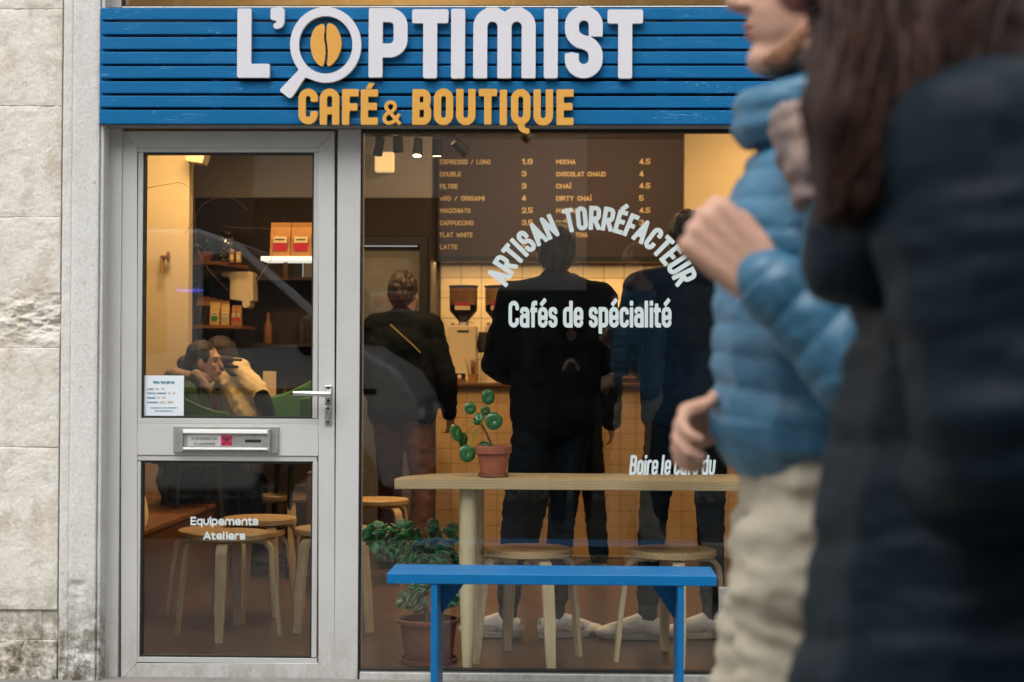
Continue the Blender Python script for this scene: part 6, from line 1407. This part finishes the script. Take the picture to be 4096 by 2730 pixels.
for i in range(9):
    a = 2*PI*i/9; c = P(757,1503,2.95); q0 = c+Vector((.10*math.cos(a),.10*math.sin(a),.012*math.sin(2*a)-.01)); a2 = a+2*PI/9; q1 = c+Vector((.10*math.cos(a2),.10*math.sin(a2),.012*math.sin(2*a2)-.01)); sm.cap(q0, q1, .042, .042)
sm.cap(P(785,1503,2.82), P(830,1560,2.78), .035, .03)
link('cloth', blob(sm, .008, 2, folds(.003,16)), M['plaid'], scf)
gp = thing('person', 'person in cream jumper leaning towards the woman with the scarf, back turned', 'person', (PX(960,3.3,1700),3.3,0))
GY = 3.3; q = lambda x, y, d=0: P(x, y, GY+d)
b = MB(); hg_ = q(872,1432,.02)
b.ell(hg_, (.085,.078,.11), (0,R(-20),0)); b.cap(hg_+Vector((.03,0,-.07)), q(925,1500), .05, .055); b.ell(hg_+Vector((-.075,.02,-.03)), (.02,.016,.02))
b.cap(q(930,1520), q(955,1760), .12, .12); b.cap(q(950,1500,-.09), q(1032,1572,-.15), .040, .034); b.cap(q(1032,1572,-.17), q(1075,1660,-.20), .036, .028); hand(b, q(1075,1660,-.20), Vector((-.2,0,-1)), Vector((-1,0,0)), curl=25)
b.cap(q(930,1495,.16), q(850,1590,.18), .045, .036); b.cap(q(850,1590,.18), q(800,1620,.1), .034, .028); hand(b, q(800,1620,.1), Vector((-1,-.2,-.2)), Vector((0,0,-1)), curl=30)
for dy, kx in ((-.10,900),(.10,860)):
    b.cap(q(965,1780,dy), q(kx,1830,dy), .085, .06); kn_ = q(kx,1830,dy); b.cap(kn_, (kn_.x+.03,kn_.y,.12), .055, .04); b.cap((kn_.x+.03,kn_.y,.09), (kn_.x-.10,kn_.y,.04), .04, .03)
link('body', blob(b, .009, 3), M['skin'], gp)
j = MB(); j.ell(q(925,1535,0), (.125,.19,.125)); j.cap(q(925,1520,-.08), q(955,1690,-.05), .105, .10); j.cap(q(925,1520,.08), q(955,1690,.05), .105, .10); j.ell(q(958,1500,-.05), (.08,.13,.07))
j.cap(q(945,1500,-.09), q(1020,1558,-.13), .085, .072); j.cap(q(1020,1558,-.13), q(1046,1592,-.16), .070, .054); j.ell(q(945,1470,-.07), (.085,.08,.06)); j.cap(q(930,1560,-.10), q(1000,1670,-.10), .085, .10); j.cap(q(925,1500,.14), q(850,1590,.18), .07, .055); j.cap(q(940,1600,-.03), q(985,1700,-.05), .10, .11)
def gfn(co, no): return np.array([.0055*noise.fractal(Vector((c[0]*7+c[2]*7, c[1]*4, (c[2]-c[0])*15)), 1, 2, 3) for c in co])
sl3 = MB(); sl3.cap(q(1046,1590,-.17), q(1075,1655,-.20), .052, .040); link('shirt_sleeve', blob(sl3, .008, 3, folds(.003,16)), M['blk'], gp)
link('jumper', blob(j, .007, 4, gfn), M['cream_kn'], gp)
t_ = MB(); t_.ell(q(975,1765,0), (.16,.19,.10))
for dy, kx in ((-.10,900),(.10,860)): t_.cap(q(975,1785,dy), q(kx,1835,dy), .10, .075); kn_ = q(kx,1835,dy); t_.cap(kn_, (kn_.x+.03,kn_.y,.14), .072, .055)
link('trousers', blob(t_, .01, 3, folds(.005,12)), M['blk'], gp)
h_ = MB(); h_.ell(hg_+Vector((.02,0,.02)), (.10,.095,.115), (0,R(-20),0)); h_.cap(hg_+Vector((.05,-.04,-.02)), q(925,1500,-.12), .05, .04)
for (x0_, y0_, x1_, y1_) in ((890,1455,950,1470),(885,1480,945,1502),(880,1440,965,1440),(880,1500,880,1540),(865,1490,870,1560)): h_.cap(q(x0_,y0_,-.13), q(x1_,y1_,-.19), .022, .008)
link('hair', blob(h_, .006, 1, folds(.005,30,(1,1,.4))), M['hair_dk'], gp)

# ------------------------------------------------------------------ the two passers-by outside
def S(px, py, Y): return P(px, py, Y)
HY = -3.50
hx = PX(3110, HY, 1400)
# walking to the left (-X): local forward +y -> -X, heading 90
root = thing('person', 'man in light blue quilted jacket and beige trousers walking past, one fist raised', 'person', (hx, HY, 0))
def skinblob():
    b = MB()
    hc = S(3245, -25, HY)                        # head centre, mostly above the frame
    f = Vector((-1,.0,-.02)).normalized(); u = Vector((0,0,1))
    k = 1.08
    def hp(a, s, z): return hc+f*a*k+Vector((0,1,0))*s*k+u*z*k
    b.ell(hp(-.02,0,.05), (.105*k,.078*k,.105*k)); b.ell(hp(.025,0,-.03), (.068*k,.06*k,.085*k)); b.ell(hp(.068,0,-.095), (.026*k,.03*k,.024*k))
    b.cap(hp(.0,.045,-.075), hp(.06,.015,-.10), .026*k, .02*k); b.cap(hp(.0,-.045,-.075), hp(.06,-.015,-.10), .026*k, .02*k)
    b.cap(hp(.086,0,.03), hp(.112,0,-.012), .009*k, .0135*k); b.ell(hp(.098,.012,-.018), (.012*k,.009*k,.008*k)); b.ell(hp(.098,-.012,-.018), (.012*k,.009*k,.008*k))
    b.ell(hp(.083,0,-.046), (.014*k,.024*k,.008*k)); b.ell(hp(.080,0,-.061), (.014*k,.021*k,.009*k)); b.ell(hp(.07,0,.055), (.02*k,.05*k,.014*k))
    b.ell(hp(.045,-.036,-.012), (.025*k,.022*k,.03*k)); b.ell(hp(.045,.036,-.012), (.025*k,.022*k,.03*k))
    for s in (-1,1): b.ell(hp(-.012,s*.078,.0), (.02*k,.008*k,.033*k))
    nb = Vector((hx+.08, HY, 1.50)); b.cap(hp(-.035,0,-.06), nb, .058, .062)
    # torso and legs under the clothes
    b.ell((hx+.09,HY,1.33),(.10,.16,.2)); b.cap((hx+.09,HY,1.33),(hx+.06,HY,1.0),.10,.10); b.cap((hx+.09,HY-.18,1.46),(hx+.09,HY+.18,1.46),.05,.05)
    for s, kx, kz in ((-1,-.02,.52),(1,.05,.50)):
        b.cap((hx+.085,HY+s*.08,.95),(hx+kx+.02,HY+s*.09,kz),.065,.045); b.cap((hx+kx,HY+s*.09,kz),(hx+kx+(.1 if s > 0 else -.05),HY+s*.09,.10),.055,.04)
        ax = hx+kx+(.1 if s > 0 else -.05); b.cap((ax,HY+s*.09,.08),(ax-.13,HY+s*.09,.035),.04,.028)
    return b, hp, hc, f, k
b, hp, hc, hf, hk = skinblob()
# near arm: raised fist
SHn = Vector((hx+.09, HY-.19, 1.47)); ELn = S(3400, 1440, HY-.27); WRn = S(3040, 1110, HY-.25)
SHf = Vector((hx+.09, HY+.17, 1.47)); ELf = S(3330, 1790, HY+.20); WRf = S(2925, 1650, HY+.10)
def sub(p, q, t): return p.lerp(q, t)
b.cap(SHn, ELn, .05, .042); b.cap(ELn, WRn, .042, .03); b.cap(SHf, ELf, .05, .042); b.cap(ELf, WRf, .042, .03)
hand(b, WRn, (WRn-ELn).normalized(), Vector((0,1,.05)), curl=62, L=1.28, thumb=1)
hand(b, WRf, (S(2790,1700,HY+.06)-WRf).normalized(), Vector((-.1,-.75,-.5)), curl=38, L=1.25, thumb=-1)
bo = link('body', blob(b, .0055, 3), M['skin_h'], root)
for s in (-1,1): MB().ell(hp(.078,s*.031,.022), (.010,.013,.010)).obj('eye', M['eye'], bo, 60)
MB().ell(hp(.086,0,-.047),(.0135,.022,.0065)).ell(hp(.083,0,-.060),(.0135,.020,.0075)).obj('lips', M['lip'], bo, 60)
hbm = MB(); hbm.ell(hp(-.035,0,.065),(.115,.092,.105)); hbm.ell(hp(-.075,0,.0),(.07,.082,.09)); link('hair', blob(hbm, .008, 2, folds(.007,26,(1,1,.4))), M['hair_br'], root)
bd_ = MB(); bd_.ell(hp(.055,0,-.10),(.034,.046,.024)); bd_.cap(hp(-.0,-.058,-.06), hp(.045,-.032,-.098), .018, .022); bd_.cap(hp(-.0,.058,-.06), hp(.045,.032,-.098), .018, .022); link('beard', blob(bd_, .006, 2, folds(.003,40)), mat('ginger_stubble', (.33,.15,.075), .7, nz=(60,.4), bump=(120,.8)), root)
# quilted jacket
jb = MB()
jb.ell((hx+.07,HY,1.36),(.165,.225,.20)); jb.ell((hx+.06,HY,1.20),(.165,.205,.2)); jb.ell((hx+.055,HY,1.10),(.165,.20,.12))
jb.cap((hx+.06,HY,1.3),(hx+.055,HY,1.15),.16,.155); jb.cap((hx+.09,HY-.17,1.46),(hx+.09,HY+.17,1.46),.075,.075); jb.cap((hx+.07,HY,1.44),(hx+.05,HY,1.56),.085,.088)
torso = link('jacket', blob(jb, .006, 5, quilt(.047, .0065, Vector((.16,0,1)), .005, 10, .010)), M['bluej'], root)
cb_ = MB()
for i in range(14):
    a = 2*PI*i/14; a2 = 2*PI*(i+1)/14; c = Vector((hx+.045,HY,1.598)); q = lambda t: c+Vector((.092*math.cos(t),.085*math.sin(t),.012*math.cos(t)))
    cb_.cap(q(a), q(a2), .026, .026); cb_.cap(q(a)-Vector((0,0,.035)), q(a2)-Vector((0,0,.035)), .028, .028)
link('collar', blob(cb_, .008, 3, quilt(.032,.004,Vector((0,0,1)),.003,14)), M['bluej'], torso)
for nm, (A, E, Wp, seed) in {'sleeve': (SHn, ELn, WRn, 0), 'sleeve_': (SHf, ELf, WRf, 5)}.items():
    sl_ = MB(); sl_.cap(A, E, .080, .068); sl_.cap(E, E.lerp(Wp, .90), .070, .050)
    ax = (E-A).normalized(); ax2 = (Wp-E).normalized(); mid = E
    def fn(co, no, A=A, E=E, Wp=Wp, ax=ax, ax2=ax2):
        a1 = (co-np.array(E))@np.array(ax2); a0 = (co-np.array(A))@np.array(ax)
        h = np.where(a1 > .02, a1, a0); d = .005*(np.abs(np.sin(PI*h/.055))**.5-.6)
        return d+np.array([.007*noise.fractal(Vector(c)*11, 1, 2, 3) for c in co])
    link('sleeve', blob(sl_, .006, 5, fn), M['bluej'], root)
    cf = E.lerp(Wp, .93); MB().tube([cf-ax2*.025, cf+ax2*.012], [.051,.046], 24).obj('cuff', M['bluej'], root, 50, .006)
# patterned scarf showing under the collar
sc_ = MB(); sc_.cap(S(3190,500,HY-.19), S(3215,640,HY-.21), .040, .035); sc_.cap(S(3215,640,HY-.21), S(3235,790,HY-.22), .034, .026); sc_.ell(S(3235,560,HY-.17),(.05,.05,.06)); 
link('scarf', blob(sc_, .008, 3, folds(.010,18,(1,1,2.5))), M['plaid'], root)
# trousers
tb_ = MB()
tb_.ell((hx+.075,HY,1.01),(.135,.19,.15)); tb_.cap((hx+.075,HY,1.05),(hx+.075,HY-.05,.92),.12,.10)
hipN = Vector((hx+.075,HY-.09,.93)); knN = S(3150,2560,HY-.10); knN.z = .68
tb_.cap(hipN, S(3165,2250,HY-.10), .095, .092); tb_.cap(S(3165,2250,HY-.10), S(3150,2700,HY-.10), .092, .075); tb_.cap(S(3150,2700,HY-.10), (hx-.06,HY-.1,.12), .078, .06)
tb_.cap((hx+.05,HY+.09,.93), S(3020,2760,HY+.09), .105, .075); tb_.cap(S(3020,2760,HY+.09), (hx+.16,HY+.09,.14), .075, .06)
def tfn(co, no):
    z = co[:,2]; wv = np.array([noise.noise(Vector((c[0]*6, c[1]*6, 3))) for c in co])
    d = .010*np.sin((z+.03*wv+.10*co[:,0])*2*PI/.042+1.5*wv)*np.clip((1.0-z)/.15,0,1)*np.clip((z-.55)/.1,0,1)
    return d*.22+np.array([.013*noise.fractal(Vector((c[0]*6, c[1]*6, c[2]*16)), 1, 2, 4) for c in co])
link('trousers', blob(tb_, .008, 3, tfn), M['beige_tr'], root)
pk = MB(); pk.box(hx-.10,hx+.06,HY-.215,HY-.19,.66,.74); 
for s, ax_ in ((-1,hx-.07),(1,hx+.15)):
    sb = MB(); y = HY+s*.09; sb.cap((ax_+.02,y,.07),(ax_+.03,y,.04),.045,.045); sb.cap((ax_,y,.06),(ax_-.14,y,.035),.042,.034); link('shoe', blob(sb,.008,3), M['white_sh'], root)

# nearer passer-by in the dark coat
IY = -4.15
ix = PX(3640, IY, 1400)
r2 = thing('person', 'passer-by with long brown hair and dark navy down coat at the right edge', 'person', (ix+.1, IY, 0))
b = MB(); cen = ix+.14
ih = S(3570, 95, IY-.02)
b.ell(ih+Vector((0,.02,.03)), (.095,.078,.105)); b.ell(ih+Vector((-.02,.05,-.04)), (.055,.06,.075)); b.cap(ih+Vector((-.03,.10,.0)), ih+Vector((-.035,.125,-.03)), .009, .013); b.cap(ih+Vector((.03,.0,-.06)), (cen,IY+.02,1.40), .055, .06)
b.ell((cen,IY+.04,1.28),(.12,.17,.2)); b.cap((cen,IY+.04,1.28),(cen,IY+.04,.95),.11,.13); b.cap((cen,IY-.14,1.38),(cen,IY+.20,1.38),.05,.05)
SN = S(3900, 640, IY-.20); EN = S(4060, 1720, IY-.24); WN = S(3800, 2150, IY+.0)
b.cap(SN, EN, .045, .04); b.cap(EN, WN, .038, .028); hand(b, WN, Vector((-.75,.35,-.5)), Vector((0,1,.1)), curl=20, L=.98)
SF = Vector((cen,IY+.22,1.37)); EF = Vector((cen+.06,IY+.28,1.10)); WF = Vector((cen+.08,IY+.20,.92)); b.cap(SF,EF,.045,.04); b.cap(EF,WF,.038,.028); hand(b, WF, Vector((-1,0,-.2)), Vector((0,-1,0)), curl=30)
for s, kx, ax_ in ((-1,cen-.10,cen-.16),(1,cen+.05,cen+.22)):
    b.cap((cen,IY+.04+s*.09,.9),(kx,IY+.04+s*.09,.5),.08,.055); b.cap((kx,IY+.04+s*.09,.5),(ax_,IY+.04+s*.09,.1),.055,.04); b.cap((ax_,IY+.04+s*.09,.07),(ax_-.12,IY+.04+s*.09,.03),.04,.028)
bo2 = link('body', blob(b, .007, 3), M['skin'], r2)
# hair falling over the shoulder
hb2 = MB(); hb2.ell(ih+Vector((.015,-.03,.03)), (.118,.10,.125)); hb2.ell(ih+Vector((.04,-.08,-.06)), (.115,.09,.10))
for i, (a, c_, e_) in enumerate([((3440,200),(3390,480),(3330,820)),((3500,220),(3470,520),(3420,850)),((3560,200),(3560,480),(3520,760)),((3650,250),(3680,430),(3640,600)),((3720,180),(3820,330),(3740,560)),((3800,160),(3930,250),(3900,380)),((3390,180),(3350,420),(3300,700))]):
    y = IY-.19+.012*i; hb2.cap(S(*a,y), S(*c_,y-.03), .045, .042); hb2.cap(S(*c_,y-.03), S(*e_,y-.02), .042, .022)
def hfn(co, no): return np.array([.010*noise.fractal(Vector((c[0]*26, c[1]*26, c[2]*5)), .9, 2, 4) for c in co])
link('hair', blob(hb2, .006, 2, hfn), M['hair_br'], r2)
rs = random.Random(11); M['hair_lt'] = mat('brown_hair_light', (.085,.042,.028), .5, spec=.4)
for grp in range(2):
    stn = MB()
    for i in range(230):
        a = rs.uniform(0, 1); top = ih+Vector((rs.uniform(-.10,.12), -.07-rs.uniform(0,.05), rs.uniform(.0,.12)))
        x0_ = top.x; e = S(3290+560*a, rs.uniform(520,860)-260*max(0,a-.35)/.65, IY-.24+rs.uniform(-.01,.03))
        mid = Vector((top.x*.45+e.x*.55+rs.uniform(-.012,.012), IY-.215-rs.uniform(0,.035), (top.z+e.z)/2)); mid2 = mid.lerp(e,.55)+Vector((rs.uniform(-.01,.01),-.012,0))
        stn.tube([top, top.lerp(mid,.5)+Vector((rs.uniform(-.006,.006),-.03,.0)), mid, mid2, e], [.0022,.0026,.0026,.002,.0008], 4, cap=False)
    tag(stn.obj('hair_strands', M['hair_br'] if grp else M['hair_lt'], r2, 60), kind='stuff')
pb = MB(); 
for i in range(16):
    a = 2*PI*i/16; a2 = 2*PI*(i+1)/16; c = ih+Vector((.012,-.02,.052)); q = lambda t: c+Vector((.128*math.cos(t),.118*math.sin(t),.015*math.cos(t))); pb.cap(q(a), q(a2), .022, .022)
pb.ell(ih+Vector((.02,0,.14)),(.118,.10,.08))
link('knit_hat', blob(pb, .007, 2, folds(.004,40)), M['pink'], r2)
bn = MB(); bn.cap(S(3700,85,IY-.19), S(3850,40,IY-.17), .010, .016); bn.cap(S(3850,40,IY-.17), S(3990,8,IY-.13), .016, .013); link('hair_streak', blob(bn, .005, 2, folds(.003,40)), M['sandhair'], r2)
bk = MB(); bk.ell(S(3960,110,IY-.05),(.030,.03,.026)); link('hair_tie', blob(bk,.005,2), M['blk'], r2)
# coat
cbm = MB()
cbm.ell((cen+.02,IY+.02,1.26),(.20,.235,.22)); cbm.cap((cen+.02,IY+.04,1.26),(cen+.0,IY+.04,.98),.215,.25); cbm.cap((cen,IY+.04,.98),(cen-.03,IY+.04,.62),.245,.26)
cbm.cap((cen+.02,IY-.13,1.38),(cen+.02,IY+.19,1.38),.085,.085)
cbm.cap(S(3480,980,IY-.08), S(3800,760,IY-.08), .075, .08); cbm.cap(S(3800,760,IY-.06), S(4200,430,IY-.0), .08, .08); cbm.ell(S(4190,330,IY),(.10,.12,.06))
cbm.cap((cen-.03,IY+.04,.62),(cen-.02,IY+.04,.42),.245,.25)
def cfn(co, no):
    out = np.empty(len(co))
    for i, c in enumerate(co):
        wv = noise.noise(Vector((c[0]*3, c[1]*3, c[2]*3)))
        h = c[2]-.22*c[0]+.05*wv
        out[i] = .009*(abs(math.sin(PI*h/.115))**.5-.6)+.012*noise.fractal(Vector((c[0]*5-c[2]*1.5, c[1]*5, c[2]*14)), 1, 2, 4)
    return out
link('coat', blob(cbm, .009, 5, cfn), M['navy'], r2)
slv = MB(); slv.cap(SN, SN.lerp(EN,.5), .115, .112); slv.cap(SN.lerp(EN,.5), EN, .112, .10); slv.cap(EN, EN.lerp(WN,.80), .098, .068)
link('sleeve', blob(slv, .010, 5, cfn), M['navy'], r2)
sf = MB(); sf.cap(SF, EF, .09,.08); sf.cap(EF, EF.lerp(WF,.85), .08,.06); link('sleeve', blob(sf,.012,4,cfn), M['navy'], r2)
lg = MB()
for s, kx, ax_ in ((-1,cen-.10,cen-.16),(1,cen+.05,cen+.22)):
    lg.cap((cen,IY+.04+s*.09,.8),(kx,IY+.04+s*.09,.5),.09,.07); lg.cap((kx,IY+.04+s*.09,.5),(ax_,IY+.04+s*.09,.12),.07,.055)
link('trousers', blob(lg,.012,3), M['blk2'], r2)
for s, ax_ in ((-1,cen-.16),(1,cen+.22)):
    sb = MB(); y = IY+.04+s*.09; sb.cap((ax_,y,.08),(ax_+.01,y,.045),.05,.048); sb.cap((ax_,y,.06),(ax_-.14,y,.035),.045,.034); link('boot', blob(sb,.01,3), M['blk'], r2)
# ------------------------------------------------------------------ the photographer, seen only as a reflection
human('person', 'hooded photographer in dark clothes, seen mirrored in the middle of the window', (-.03, -6.42, -.11), 0, 1.72,
      pose=dict(elL=(-.25,.06,1.16), elR=(.25,.06,1.16), wrL=(-.075,.25,1.285), wrR=(.075,.25,1.285), hnL=(1,.2,0), hnR=(-1,.2,0), hdL=(.3,.6,.3), hdR=(-.3,.6,.3)), top='blk', legs='blk', thick=.05, hood=True, leg_add=.02, shoe='blk_metal')
cm_ = thing('camera', 'black camera held at chest height by the hooded photographer, seen mirrored in the window', 'camera', (-.03,-6.1,1.18))
MB().box(-.095,.035,-6.16,-6.115,1.135,1.22).obj('body', M['blk_metal'], cm_, bevel=.006); MB().tube([(-.03,-6.115,1.178),(-.03,-6.045,1.178)], .034, 24).obj('lens', M['blk_metal'], cm_, 50)
